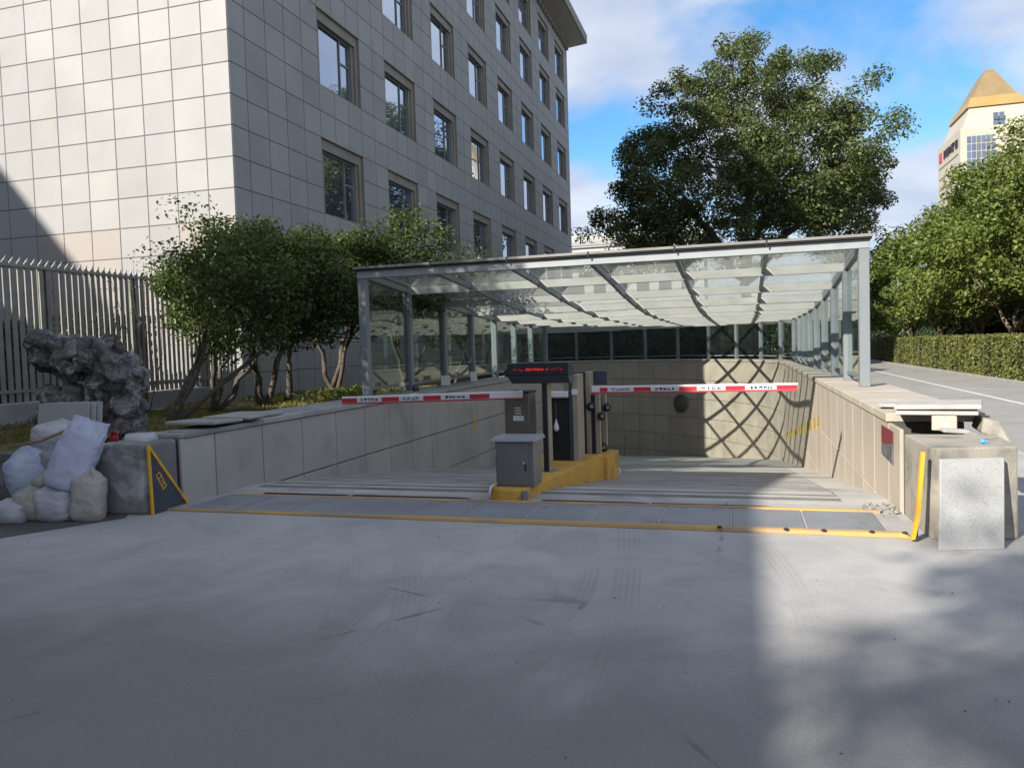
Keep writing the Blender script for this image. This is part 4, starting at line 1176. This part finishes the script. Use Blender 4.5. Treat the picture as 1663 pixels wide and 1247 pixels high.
# =====================================================================  OTHER BUILDINGS
# the neighbouring blocks behind the viewer that shade the forecourt
def backblock(label, x0, x1, y0_, y1_, h):
    rt = root('neighbour_block', ((x0 + x1) / 2, (y0_ + y1_) / 2, 0), label, 'building', 'blocks behind the viewer')
    pbox('wall', rt, 'granite_panel', x0, x1, y0_, y1_, 0, h)
    me = None
    for z in np.arange(2, h - 2.5, 3.7):
        for x in np.arange(x0 + 2, x1 - 3, 4.5):
            if me is None:
                o = MB().box(x, x + 2.4, y1_ - .02, y1_ + .04, z, z + 2).build('window', 'window_glass', rt); me = o.data; off = Vector((1.2, .01, 1))
            else: put('window', me, (x + 1.2, y1_ + .01, z + 1), rt)
backblock('low stone block behind the viewer casting the forecourt shadow', -29, -6.82, -60, 1.75, 8.0)
backblock('taller stone wing behind the viewer to the far left', -75, -30.4, -16.3, 5.0, 20.0)

# golden roofed tower far right
tw = root('tower', (0, 0, 0), 'distant cream tower with golden pyramid roof and antenna above the right hand trees', 'building')
tx, ty, half = 92.0, 232.0, 15.0
tw.location = (tx, ty, 0); WL[tw.name] = Vector((tx, ty, 0))
T0x, T0y, TWx, TWy = 62.4, 258.4, 20.0, 27.0
tw.location = (T0x + 10, T0y + 13.5, 0); WL[tw.name] = Vector((T0x + 10, T0y + 13.5, 0))
pbox('shaft', tw, 'tower_stone', T0x, T0x + TWx, T0y, T0y + TWy, 0, 61.5)
def frustum(name, mat, i0, z0, i1, z1, par):
    a, b, c, d = T0x + i0, T0x + TWx - i0, T0y + i0, T0y + TWy - i0
    e, f, g_, h = T0x + i1, T0x + TWx - i1, T0y + i1, T0y + TWy - i1
    return MB().hexa([(a, c, z0), (b, c, z0), (b, d, z0), (a, d, z0)], [(e, g_, z1), (f, g_, z1), (f, h, z1), (e, h, z1)]).build(name, mat, par)
frustum('crown_wall', 'tower_stone', 0.8, 61.5, 3.2, 68.2, tw)
rf_ = frustum('roof', 'tower_gold', 2.7, 68.2, 9.0, 80.0, tw)
frustum('roof_band', 'tower_gold_bright', 2.45, 67.9, 3.6, 70.9, rf_)
MB().tube([(T0x + 10, T0y + 13.5, 80), (T0x + 10, T0y + 13.5, 88)], [.16, .06], 6).build('antenna', 'flashing', rf_)
gcol = None
for i in range(6):        # glazed bay on the front, panes one by one
    for j in range(12):
        MB().box(T0x + 1.7 + i * 1.25, T0x + 1.7 + i * 1.25 + 1.05, T0y - .12, T0y - .02, 57.0 - j * 2.2, 58.9 - j * 2.2).build('window', 'window_glass', tw)
for i in range(2):
    for j in range(3):
        MB().box(T0x + 8.6 + i * 1.5, T0x + 8.6 + i * 1.5 + 1.3, T0y + .35, T0y + .75, 58.6 + j * 2.3, 60.6 + j * 2.3).build('window', 'window_glass', tw)
pbox('bay_frame', tw, 'tower_stone', T0x + 8.3, T0x + 11.7, T0y - .3, T0y + 3.0, 57.6, 58.3)
for j in range(7):        # string courses on the left face
    pbox('string_course', tw, 'reveal_stone', T0x - .18, T0x - .02, T0y + 2, T0y + 25, 54.5 - j * 3.4, 54.8 - j * 3.4)
pbox('emblem', tw, 'red_paint', T0x - .3, T0x - .05, T0y + 21.5, T0y + 24.5, 56.6, 59.4)
lt = MB(); rl2 = random.Random(2)
for i in range(5):
    yb_ = T0y + 18.6 - i * 3.4
    for k_ in range(5):
        if rl2.random() < .5: lt.box(T0x - .3, T0x - .05, yb_ - 2.4, yb_, 56.7 + k_ * .5, 57.0 + k_ * .5)
        else: lt.box(T0x - .3, T0x - .05, yb_ - .5 * k_ - .3, yb_ - .5 * k_, 56.6, 59.2)
lt.build('lettering', 'ink_black', tw)

fw = root('white_house', (-15, 96, 0), 'distant white building showing between the office block and the big tree', 'building')
pbox('wall', fw, 'render_white', -20.5, -4.0, 93.5, 104, 0, 13.4)
pbox('parapet', fw, 'render_white', -20.8, -3.7, 93.2, 104.3, 13.4, 14.9)
pbox('band', fw, 'plinth', -20.6, -3.9, 93.1, 93.18, 13.6, 14.1)
for i in range(6):
    for lv in range(4):
        pbox('window', fw, 'window_glass', -19.6 + i * 2.6, -18.2 + i * 2.6, 93.42, 93.49, 1.5 + lv * 3.0, 3.1 + lv * 3.0)

# =====================================================================  FENCE
fn = root('metal_fence', (-11.7, 12, .53), 'tall pale metal slat fence with spiked top on a concrete plinth at the left', 'fence')
FX = -11.70
sl = None
sy = [7.4 + .14 * i for i in range(63)]
for y_ in sy:
    z0 = .94 if y_ < 15.05 else .56
    key = 'a' if y_ < 15.05 else 'b'
    if sl is None: sl = {}
    if key not in sl:
        o = MB().box(FX - .012, FX + .012, y_ - .042, y_ + .042, z0, 3.30).build('slat', 'fence_metal', fn); sl[key] = o.data
    else: put('slat', sl[key], (FX, y_, (z0 + 3.30) / 2), fn)
    if 'sp' not in sl:
        o = MB().add([(FX - .013, y_ - .026, 3.302), (FX + .013, y_ - .026, 3.302), (FX + .013, y_ + .026, 3.302), (FX - .013, y_ + .026, 3.302), (FX, y_ + .045, 3.40)], [(0, 1, 4), (1, 2, 4), (2, 3, 4), (3, 0, 4), (3, 2, 1, 0)]).build('spike', 'fence_spike', fn); sl['sp'] = o.data
    else: put('spike', sl['sp'], (FX, y_ + .0095, 3.351), fn)
for z in (3.24, 1.12):
    pbox('rail', fn, 'fence_metal', FX - .034, FX - .013, 7.3, 16.25, z - .025, z + .025)
    pbox('rail', fn, 'fence_metal', FX + .013, FX + .034, 7.3, 16.25, z - .025, z + .025)
for y_ in (8.70, 10.82, 12.94, 15.06):
    pbox('post', fn, 'fence_post', FX - .075, FX - .036, y_ - .09, y_ + .09, .53, 3.28)
pbox('plinth', fn, 'plinth', FX - .15, FX + .15, 7.2, 15.1, .45, .93, .015)
pbox('edging', fn, 'white_stone', FX + .152, FX + .24, 7.2, 16.2, .50, .575, .006)

# hedge behind the fence
def hedge(label, x0, x1, y0_, y1_, z0, z1, n, leaf, mat, seed, group=None, dens=None):
    rng = np.random.default_rng(seed)
    swap = (x1 - x0) > (y1_ - y0_)
    rt = root('clipped_hedge', ((x0 + x1) / 2, (y0_ + y1_) / 2, z0), label, 'hedge', group)
    X0, X1, Y0, Y1 = x0, x1, y0_, y1_
    pbox('core', rt, 'hedge_core', x0 + .16, x1 - .16, y0_ + .16, y1_ - .16, z0, z1 - .16)
    if swap: x0, x1, y0_, y1_ = y0_, y1_, x0, x1
    u = rng.random(n)
    yy_ = y0_ + (y1_ - y0_) * (u ** (dens or 1))
    side = rng.random(n)
    wx, hz = x1 - x0, z1 - z0
    tot = 2 * hz + wx
    C = np.empty((n, 3)); N = np.empty((n, 3))
    s1 = side < hz / tot; s2 = (side >= hz / tot) & (side < 2 * hz / tot); s3 = side >= 2 * hz / tot
    j = np.abs(rng.normal(0, .05, n))
    C[:, 1] = yy_
    rx, rz_ = rng.random(n), rng.random(n)
    wav = .06 * np.sin(yy_ * 1.7) + .05 * np.sin(yy_ * 4.1 + 1) + .05 * np.sin(yy_ * 9.3 + 2)
    C[s1, 0] = x0 + j[s1] + wav[s1] * .6; C[s1, 2] = z0 + rz_[s1] * hz; N[s1] = (-1, 0, .3)
    C[s2, 0] = x1 - j[s2]; C[s2, 2] = z0 + rz_[s2] * hz; N[s2] = (1, 0, .3)
    C[s3, 0] = x0 + rx[s3] * wx; C[s3, 2] = z1 - j[s3] + wav[s3] * .5; N[s3] = (0, 0, 1)
    ends = rng.random(n) < .06
    C[ends, 1] = y0_ + j[ends]; C[ends, 0] = x0 + rx[ends] * wx; C[ends, 2] = z0 + rz_[ends] * hz; N[ends] = (0, -1, .3)
    if swap: C = C[:, [1, 0, 2]].copy(); N = N[:, [1, 0, 2]].copy(); x0, x1, y0_, y1_ = X0, X1, Y0, Y1
    N = N * .6 + unit(rng, n)
    stuff(leaf_object('foliage', C, N, leaf * rng.uniform(.6, 1.3, n), mat, rt, rng, ((x0 + x1) / 2, (y0_ + y1_) / 2, z0), .65))
    return rt
hedge('dark clipped hedge behind the metal fence in front of the office building', -24, -12.35, 13.3, 14.4, .46, 2.55, 26000, .10, 'leaf_dark', 21)
hedge('long clipped hedge along the road on the right', 8.35, 9.75, 21.0, 75.0, .05, 1.50, 90000, .085, 'leaf_hedge', 22, dens=1.7)

hedge('tall dark hedge closing the view behind the roadside trees', 18.0, 19.5, 22, 95, 0, 4.2, 40000, .24, 'leaf_dark', 24)
hedge('distant dark hedge closing the far end of the road', 3.0, 19.0, 98, 100, 0, 6.0, 14000, .4, 'leaf_dark', 25)
hedge('tall dark hedge beyond the shrubs behind the far glazing', -32, 3.5, 44.0, 45.2, 0, 3.0, 45000, .17, 'leaf_dark', 23)
# =====================================================================  TREES
rngT = np.random.default_rng(100)
def garden_tree(base, cen, rad, label, seed, n=80, per=190, stems=None):
    rng = np.random.default_rng(seed)
    cl = crown_clumps(rng, n, cen, rad, .35, 9, .34, -.95)
    b = Vector(base)
    if stems is None:
        k_ = 3
        stems = []
        for q in range(k_):
            an = q * 2.1 + rng.random()
            stems.append((b + Vector((.05 * math.cos(an), .05 * math.sin(an), 0)), Vector((cen[0] + .55 * rad[0] * math.cos(an), cen[1] + .55 * rad[1] * math.sin(an), cen[2] - rad[2] * .75)), .058 * rng.uniform(.75, 1.2)))
    return tree('garden_tree', base, cen, cl, .48, per, .085, 'leaf_garden', label, 'tree', 'small trees in the garden bed', seed, stems, .09, 'bark', 22)
garden_tree((-9.0, 10.6, .5), (-8.35, 11.5, 2.72), (1.15, 1.25, 1.15), 'nearest garden tree with forked dark trunks right of the grey rock', 31, 52, 170)
garden_tree((-9.8, 12.7, .5), (-9.3, 12.9, 2.95), (1.2, 1.35, 1.25), 'pale trunked garden tree close to the fence', 32)
garden_tree((-9.43, 13.8, .5), (-8.5, 13.6, 3.0), (1.5, 1.5, 1.25), 'garden tree with one bent dark trunk left of the slim pair', 33, stems=[((-9.43, 13.8, .5), (-9.70, 13.75, 2.5), .085), ((-9.42, 13.82, .5), (-8.85, 14.15, 2.6), .07)])
garden_tree((-9.46, 14.75, .5), (-8.1, 14.9, 3.2), (1.9, 1.6, 1.25), 'garden tree with a slim upright trunk in the middle of the bed', 34, stems=[((-9.46, 14.75, .5), (-9.35, 14.9, 2.5), .085)])
garden_tree((-9.4, 16.6, .5), (-7.3, 15.6, 3.15), (2.1, 1.7, 1.15), 'garden tree with sunlit forked trunks beside the canopy corner', 35, stems=[((-9.4, 16.6, .5), (-9.7, 16.3, 2.4), .07), ((-9.38, 16.62, .5), (-9.0, 16.7, 2.4), .08), ((-9.3, 16.55, .5), (-8.5, 16.2, 2.5), .06)])
garden_tree((-8.6, 19.2, .5), (-8.7, 19.3, 2.75), (1.2, 1.3, 1.0), 'bare stemmed garden tree behind the second canopy pane', 36, 26, 120)
garden_tree((-8.4, 22.0, .5), (-8.5, 22.0, 2.75), (1.2, 1.3, 1.1), 'garden tree behind the fourth canopy pane', 37, 34, 150)
garden_tree((-8.6, 25.0, .5), (-8.7, 25.0, 2.9), (1.4, 1.3, 1.2), 'farthest garden tree behind the left canopy glazing', 38, 36, 150)

# bare shoots by the fence
def shoot(label, base, h, seed):
    rng = np.random.default_rng(seed)
    rt = root('bare_shrub', base, label, 'shrub')
    mb = MB(); C = []
    b = Vector(base)
    for q in range(7):
        t_ = b + Vector((rng.normal(0, .22), rng.normal(0, .22), h * rng.uniform(.75, 1)))
        mid = b.lerp(t_, .5) + Vector(rng.normal(0, .06, 3))
        mb.tube([b, mid, t_], [.012, .008, .003], 5)
        for z in range(16):
            C.append(np.array(mid.lerp(t_, rng.random())) + rng.normal(0, .035, 3))
    mb.build('stem', 'bark', rt)
    C = np.array(C)
    stuff(leaf_object('leaves', C, unit(rng, len(C)), rng.uniform(.03, .06, len(C)), 'twig_leaf', rt, rng, tuple(C.mean(0))))
shoot('thin bare shoots rising above the fence left of the garden trees', (-10.6, 11.9, .5), 3.3, 51)
shoot('short bare twigs beside the grey rock', (-9.9, 10.2, .5), 2.0, 52)

# the large camphor tree behind the canopy
rng = np.random.default_rng(61)
cl = np.concatenate([crown_clumps(rng, 420, (.1, 40.2, 9.3), (6.8, 5.6, 5.6), .50, 30, .17, -.72),
                     crown_clumps(rng, 70, (2.6, 38.0, 8.4), (3.9, 3.6, 3.6), .5, 8, .28, -.8),
                     crown_clumps(rng, 56, (-4.4, 38.2, 6.6), (3.2, 3.0, 3.2), .5, 8, .28, -.8),
                     crown_clumps(rng, 36, (.2, 40.0, 13.7), (3.0, 2.6, 1.7), .4, 8, .35, -.8),
                     crown_clumps(rng, 36, (5.1, 41.0, 7.6), (2.0, 2.2, 2.6), .4, 8, .3, -.8)])
cl = cl * 1.22 + np.array((-.1, 0, -.2))
st = [((.3, 40, 0), (.2, 40, 4.6), .36), ((.2, 40, 4.4), (-2.6, 39.2, 8.4), .24), ((.2, 40, 4.4), (.5, 40.4, 10.5), .25), ((.25, 40, 4.2), (3.6, 39.4, 8.0), .24), ((.2, 40, 4.5), (1.9, 41.5, 9.5), .2)]
st = [((a[0] * 1.2, a[1] * 1.2, a[2] * 1.2), (b[0] * 1.2, b[1] * 1.2, b[2] * 1.2), r_ * 1.2) for a, b, r_ in st]
tree('camphor_tree', (.36, 48, 0), (.3, 48, 6), cl, .90, 225, .20, 'leaf_big', 'large spreading evergreen tree behind the glass canopy', 'tree', None, 61, st, .36, 'bark', 46)

# trees behind the roadside hedge
def road_tree(base, cen, rad, label, seed, n=100, per=170, leaf=.20, mat='leaf_right', group='trees behind the roadside hedge', crad=.78):
    rng = np.random.default_rng(seed)
    cl = crown_clumps(rng, n, cen, rad, .5, 9, .3, -.85)
    b = Vector(base)
    st = [(b, (b.x + .2, b.y, 2.6), .15), ((b.x + .1, b.y, 1.4), (b.x - .9, b.y + .3, 3.4), .10), ((b.x + .15, b.y, 1.7), (b.x + .9, b.y - .2, 3.6), .10)]
    return tree('roadside_tree', base, cen, cl, crad, per, leaf, mat, label, 'tree', group, seed, st, .15, 'bark_pale', 20)
road_tree((11.3, 28.2, 0), (11.9, 28.6, 5.7), (2.7, 2.9, 3.3), 'roadside tree at the right edge of the picture, trunk leaning beside the hedge', 71, 150, 190, .17)
road_tree((11.0, 32.6, 0), (10.8, 32.8, 5.6), (2.5, 2.7, 3.2), 'roadside tree with forked pale trunk, second from the right edge', 72, 140, 190, .17)
road_tree((10.8, 36.8, 0), (10.6, 37.2, 5.2), (2.5, 2.6, 3.0), 'third roadside tree from the right edge behind the hedge', 73, 120, 180, .18)
road_tree((10.6, 41.0, 0), (10.4, 41.4, 5.1), (2.5, 2.7, 3.0), 'roadside tree below the left edge of the tower', 74, 120, 180, .18)
road_tree((10.2, 46.0, 0), (9.8, 46.2, 4.6), (2.6, 2.7, 2.9), 'low roadside tree just right of the canopy corner', 75, 110, 170, .20)
road_tree((9.8, 52.0, 0), (9.4, 52.0, 4.7), (2.8, 2.8, 3.1), 'farthest roadside tree half hidden by the canopy corner post', 76, 100, 150, .22)
for i, (x, y_, h) in enumerate(((15.5, 30.0, 7.0), (15.8, 36.5, 6.6), (15.0, 43.5, 6.4), (14.8, 51.0, 6.4), (15.5, 60.0, 7.2))):
    road_tree((x, y_, 0), (x, y_, h * .58), (3.0, 3.2, h * .46), ('dark back row tree behind the right edge tree', 'dark back row tree behind the second and third roadside trees', 'dark back row tree behind the tree below the tower', 'dark back row tree behind the low roadside tree', 'last dark back row tree at the far end of the road')[i], 80 + i, 90, 150, .24, 'leaf_dark', 'back row of trees')

# shrubs beyond the far glazing
def shrub(base, rad, label, seed, n=40, per=130):
    rng = np.random.default_rng(seed)
    cen = (base[0], base[1], base[2] + rad[2] * .85)
    cl = crown_clumps(rng, n, cen, rad, .45, 7, .25, -1)
    return tree('evergreen_shrub', base, cen, cl, .62, per, .17, 'leaf_dark', label, 'shrub', 'shrubs beyond the far glazing', seed, None, .09, 'bark', 10)
lab = ['at the left end behind the white posts', 'second from the left', 'third from the left', 'fourth from the left', 'behind the middle of the far glazing', 'right of the middle', 'behind the lit glazing posts', 'behind the start of the curve', 'at the right end by the road']
for i in range(9):
    shrub((-14.2 + i * 2.25, 40.8 + (i % 3) * .7 - max(0, i - 6) * 1.7, 0), (1.5, 1.3, 1.55 + .25 * (i % 2)), 'dark shrub beyond the far canopy glazing, ' + lab[i], 90 + i)

# tree behind the viewer whose shade dapples the forecourt
rng = np.random.default_rng(120)
cl = np.concatenate([crown_clumps(rng, 130, (-6.2, -14.0, 9.9), (3.5, 3.6, 2.1), .2, 9, .25, -.9), crown_clumps(rng, 16, (-5.6, -9.5, 9.9), (1.7, 1.1, .8), .2, 6, .2, -.9)])
tree('street_tree', (-5.5, -14.0, 0), (-5.6, -14.0, 6), cl, .66, 150, .2, 'leaf_big', 'leafy street tree behind the viewer casting the dappled shade', 'tree', None, 121, [((-5.5, -14.0, 0), (-5.7, -14.0, 7.6), .22)], .22, 'bark', 24)

rng = np.random.default_rng(140)
cl = crown_clumps(rng, 90, (-10.9, 4.7, 7.6), (2.5, 2.7, 1.9), .2, 8, .3, -.9)
tree('street_tree', (-11.9, 4.0, 0), (-11.6, 4.1, 6), cl, .6, 150, .16, 'leaf_big', 'leafy tree out of frame on the left shading the garden and canopy corner', 'tree', None, 141, [((-11.9, 4.0, 0), (-11.5, 4.2, 6.0), .16)], .16, 'bark', 18)
# grass in the bed
rng = np.random.default_rng(130)
n = 26000
C = np.empty((n, 3)); C[:, 0] = rng.uniform(-11.5, RL - .78, n); C[:, 1] = rng.uniform(7.3, 20, n)
keep = np.array([noise.noise(Vector((a * .9, b * .9, 3))) for a, b in C[:, :2]]) > -.12
C = C[keep]; n = len(C)
C[:, 2] = .575 + rng.uniform(0, .045, n)
N = unit(rng, n); N[:, 2] *= .35
t_ = stuff(leaf_object('grass', C, N, rng.uniform(.05, .12, n), 'grass', None, rng, (-9, 13, .55), .16)); tag(t_, 'thin yellow green grass in the raised garden bed', 'grass')
rng = np.random.default_rng(131)
n = 900
C = np.stack([rng.normal(-8.7, .5, n), rng.normal(16.2, .6, n), .58 + rng.random(n) * .2], 1)
N = unit(rng, n); N[:, 2] *= .1
t_ = stuff(leaf_object('tall_grass', C, N, rng.uniform(.12, .24, n), 'leaf_right', None, rng, (-8.7, 16.2, .6), .1)); tag(t_, 'tuft of taller bright green grass near the canopy corner', 'grass')

# small things behind the left glazing
t_ = MB().obox((-6.22, 15.9, .93), .20, .02, .22, (R(-12), 0, R(20))).build('paper_card', 'paper'); tag(t_, 'pale paper card leaning behind the second left canopy post', 'card')
t_ = MB().obox((-6.22, 17.75, .93), .16, .02, .24, (R(-14), 0, R(30))).build('paper_card', 'paper'); tag(t_, 'pale paper card leaning near the third left canopy post', 'card')
lm = root('garden_lamp', (-6.2, 13.55, .8), 'small round pale garden lamp on the left coping', 'lamp')
MB().lathe((-6.2, 13.55, .80), (0, 0, 1), [(.035, 0), (.03, .02), (.015, .03), (.015, .10)], 14).build('stem', 'flashing', lm)
MB().lathe((-6.2, 13.55, .90), (0, 0, 1), [(.02, 0), (.05, .02), (.065, .06), (.05, .10), (.015, .12)], 16).build('globe', 'paper', lm, smooth=True)
for i, (y_, s_) in enumerate(((14.2, .07), (20.6, .12))):
    t_ = MB().lathe((-6.2, y_, .80), (0, 0, 1), [(s_ * .8, 0), (s_, s_ * .6), (s_ * .95, s_ * 1.3), (s_ * .5, s_ * 1.8)], 14).build('flower_pot', 'plate_dark', smooth=True)
    tag(t_, ('small dark pot by the garden lamp', 'dark round pot near the fifth left canopy post')[i], 'pot')

# =====================================================================  SCHOLAR ROCK
bm = bmesh.new()
S_, D_ = Vector((.959, .284, 0)), Vector((-.284, .959, 0))
RC = Vector((-7.9, 7.88, 0)) 
def rp(px, py): return (px - 140) * .00777, 1.6 - (py - 587 + (px - 140) * .02) * .00777
blobs = [(88, 575, .24, .24, .22), (68, 560, .12, .14, .16), (80, 553, .15, .16, .10), (120, 572, .25, .24, .17), (110, 600, .22, .22, .15), (150, 590, .22, .22, .18), (185, 595, .24, .24, .2), (175, 570, .14, .14, .10), (205, 620, .17, .2, .22),
         (170, 625, .25, .24, .22), (195, 655, .20, .22, .25), (165, 665, .2, .2, .25), (190, 695, .26, .24, .22), (150, 700, .22, .22, .16), (205, 725, .22, .24, .22), (160, 735, .26, .26, .2),
         (90, 655, .16, .16, .20), (80, 690, .22, .2, .26), (110, 640, .10, .12, .14), (105, 680, .14, .14, .2), (95, 730, .28, .24, .2)]
for px, py, a, b, c in blobs:
    u, z = rp(px, py)
    m = Matrix.Translation(RC + S_ * u + Vector((0, 0, z))) @ Matrix.Rotation(R(16.5), 4, 'Z') @ Matrix.Diagonal((a, b, c, 1))
    bmesh.ops.create_icosphere(bm, subdivisions=3, radius=1, matrix=m)
me = bpy.data.meshes.new('rock_blob'); bm.to_mesh(me); bm.free()
tmp = bpy.data.objects.new('rock_blob', me); COL.objects.link(tmp)
rm = tmp.modifiers.new('r', 'REMESH'); rm.mode = 'VOXEL'; rm.voxel_size = .014
def disp(ttype, size, strength, mid=.5, **k):
    tx = bpy.data.textures.new('t', ttype); tx.noise_scale = size
    for a, v in k.items(): setattr(tx, a, v)
    d = tmp.modifiers.new('d', 'DISPLACE'); d.texture = tx; d.texture_coords = 'GLOBAL'; d.strength = strength; d.mid_level = mid
disp('CLOUDS', .34, .24, .5, noise_depth=2)
disp('VORONOI', .20, .20, .40)
disp('CLOUDS', .09, .05, .5, noise_depth=3)
dg = bpy.context.evaluated_depsgraph_get()
me2 = bpy.data.meshes.new_from_object(tmp.evaluated_get(dg))
bpy.data.objects.remove(tmp, do_unlink=True)
me2.materials.clear(); me2.materials.append(M['rock']); me2.name = 'scholar_rock'
me2.transform(Matrix.Translation(-RC))
for p in me2.polygons: p.use_smooth = True
t_ = put('scholar_rock', me2, RC); tag(t_, 'craggy dark grey ornamental rock with pale patches in front of the fence', 'rock')

# stone sheets leaning in front of the rock
for i in range(3):
    c = Vector((-7.46, 6.98, .80)) + S_ * (.03 + .045 * i) + D_ * (.03 + .05 * i)
    t_ = MB().obox(c, .60, .022, .66, (R(-9), 0, R(13 + 1.5 * i))).build('stone_sheet', 'granite_slab', bevel=.003)
    tag(t_, ('front pale stone sheet leaning against the grey rock', 'middle pale stone sheet of three leaning against the grey rock', 'rear pale stone sheet of three leaning against the grey rock')[i], 'stone slab', 'stone sheets by the rock')

# =====================================================================  SACKS AND SCRAP
def sack(name, c, w, d, h, rot, mat, label, seed, seam=True, cat='sack', squash=0.0):
    rng = random.Random(seed); nu, nv = 72, 46
    m_ = MB(); e = Euler(rot).to_matrix(); c = Vector(c); off = Vector((seed * 3.1, seed * 1.7, 0))
    for j in range(nv + 1):
        t = j / nv
        prof = math.sin(math.pi * min(1, t * .86 + .16)) ** .38 if t < .97 else .30
        bot = min(1, (t / .10)) ** .45 if t < .10 else 1
        fx = (.78 + .22 * prof) * (.86 + .14 * bot); fy = prof * (.80 + .20 * bot)
        if seam and t > .78: k_ = (t - .78) / .22; fy *= (1 - k_ * .82); fx *= (1 + .02 * k_)
        if not seam and t > .72: k_ = (t - .72) / .28; fx *= (1 - k_ * .86); fy *= (1 - k_ * .8)
        for i in range(nu):
            a = 2 * math.pi * i / nu
            ca, sa = math.cos(a), math.sin(a)
            x = math.copysign(abs(ca) ** .62, ca) * w / 2 * fx; y_ = math.copysign(abs(sa) ** .72, sa) * d / 2 * fy
            z = (t - .5) * h
            p = Vector((x, y_, z))
            n1 = noise.noise(p * 5 + off); n2 = noise.noise(Vector((p.x * 9, p.y * 9, p.z * 16)) + off); n3 = noise.noise(Vector((p.x * 30, p.y * 30, p.z * 12)) + off)
            fold = abs(noise.noise(Vector((p.x * 13 + p.z * 7, p.y * 11, p.z * 9 - p.x * 5)) + off))
            if t > .62: p.x *= 1 + .07 * (t - .62) / .38 * math.sin(a * 11 + seed); p.y *= 1 + .10 * (t - .62) / .38 * math.sin(a * 9 + seed * 2)
            p *= 1 + .09 * n1 + .035 * n2 + .012 * n3 - .045 * (1 - min(1, fold * 3.5)) * (.35 + .65 * t)
            if t > .9: p.z += .05 * math.copysign(1, ca) * abs(ca) ** 3 * h * (1 if seam else 0) * .6
            p.x += squash * (t - .5) * w
            m_.v.append(tuple(c + e @ p))
    for j in range(nv):
        for i in range(nu):
            m_.f.append((j * nu + i, j * nu + (i + 1) % nu, (j + 1) * nu + (i + 1) % nu, (j + 1) * nu + i))
    m_.f.append(tuple(range(nu))[::-1]); m_.f.append(tuple(nv * nu + i for i in range(nu)))
    o = m_.build(name, mat, None, smooth=True)
    return tag(o, label, cat, 'sacks piled at the left block')
P0 = Vector((-6.61, 6.04, 0))
def bp_(px, dd, z): return P0 + S_ * (px - 85) * .0061 + D_ * dd + Vector((0, 0, z))
A_ = R(16.5)
sack('sack', bp_(81, .16, .205), .40, .34, .41, (0, 0, A_), 'sack_white', 'plump grey white sack standing on the ground in front of the pile', 1, False)
sack('sack', bp_(137, .12, .27), .32, .30, .56, (0, R(3), A_ + .2), 'sack_beige', 'tall beige sack standing against the left concrete block', 2, False)
sack('sack', bp_(36, .22, .19), .38, .34, .38, (0, 0, A_ - .2), 'sack_beige', 'beige sack on the ground left of the plump grey white one', 3, False)
sack('sack', bp_(6, .12, .12), .36, .32, .25, (0, R(4), A_), 'sack_white', 'low grey sack at the left edge of the picture', 4, False)
sack('sack', bp_(116, .18, .66), .42, .26, .74, (R(-10), R(22), A_), 'sack_lilac', 'full lilac white sack leaning diagonally on top of the pile', 5, True)
sack('sack', bp_(14, .40, .50), .46, .40, .50, (0, R(-8), A_ + .4), 'sack_blue', 'pale blue plastic sack at the left edge of the pile', 6, False)
sack('sack', bp_(56, .46, .54), .40, .34, .46, (R(8), R(12), A_), 'plastic_grey', 'crumpled grey plastic sack in the middle of the pile', 7, False)
sack('sack', bp_(40, .72, .76), .60, .40, .44, (0, R(14), A_), 'sack_white', 'peaked white sack at the top left of the pile', 8, False)
sack('sack', bp_(60, .30, .42), .40, .30, .16, (0, R(-22), A_), 'sack_beige', 'flattened beige sack tucked under the lilac sack', 9, True)
sack('sack', bp_(188, .62, .745), .34, .26, .14, (0, 0, A_), 'sack_white', 'small white bag lying on top of the left concrete block', 10, True)
t_ = MB().tube([bp_(-6, .25, .74), bp_(40, .35, .79), bp_(86, .42, .90)], [.016, .018, .014], 8).build('wooden_stick', 'wood', smooth=True); tag(t_, 'brown wooden stick lying across the sacks', 'stick')
def scrap(px, dd, z, sx, sz, mat, label, seed):
    m_ = MB(); rg = random.Random(seed); n_ = 6; c = bp_(px, dd, z)
    for i in range(n_):
        for j in range(n_):
            m_.v.append(tuple(c + S_ * ((i / 5 - .5) * sx) + Vector((0, 0, (j / 5 - .5) * sz)) + D_ * (rg.uniform(-.03, .03))))
    for i in range(n_ - 1):
        for j in range(n_ - 1):
            m_.f.append((i * n_ + j, (i + 1) * n_ + j, (i + 1) * n_ + j + 1, i * n_ + j + 1))
    o = m_.build('cloth_scrap', mat); md = o.modifiers.new('thick', 'SOLIDIFY'); md.thickness = .012
    tag(o, label, 'scrap')
scrap(92, .60, .83, .10, .12, 'red_scrap', 'red cloth scrap at the foot of the stone sheets', 1)
scrap(158, .42, .80, .08, .10, 'red_scrap', 'red cloth scrap behind the lilac sack next to the block', 2)
scrap(112, .62, .86, .20, .08, 'yellow_scrap', 'dull yellow scrap between the stone sheets and the lilac sack', 3)
scrap(78, .55, .76, .16, .07, 'wood', 'brown cardboard scrap under the red one on the pile', 4)
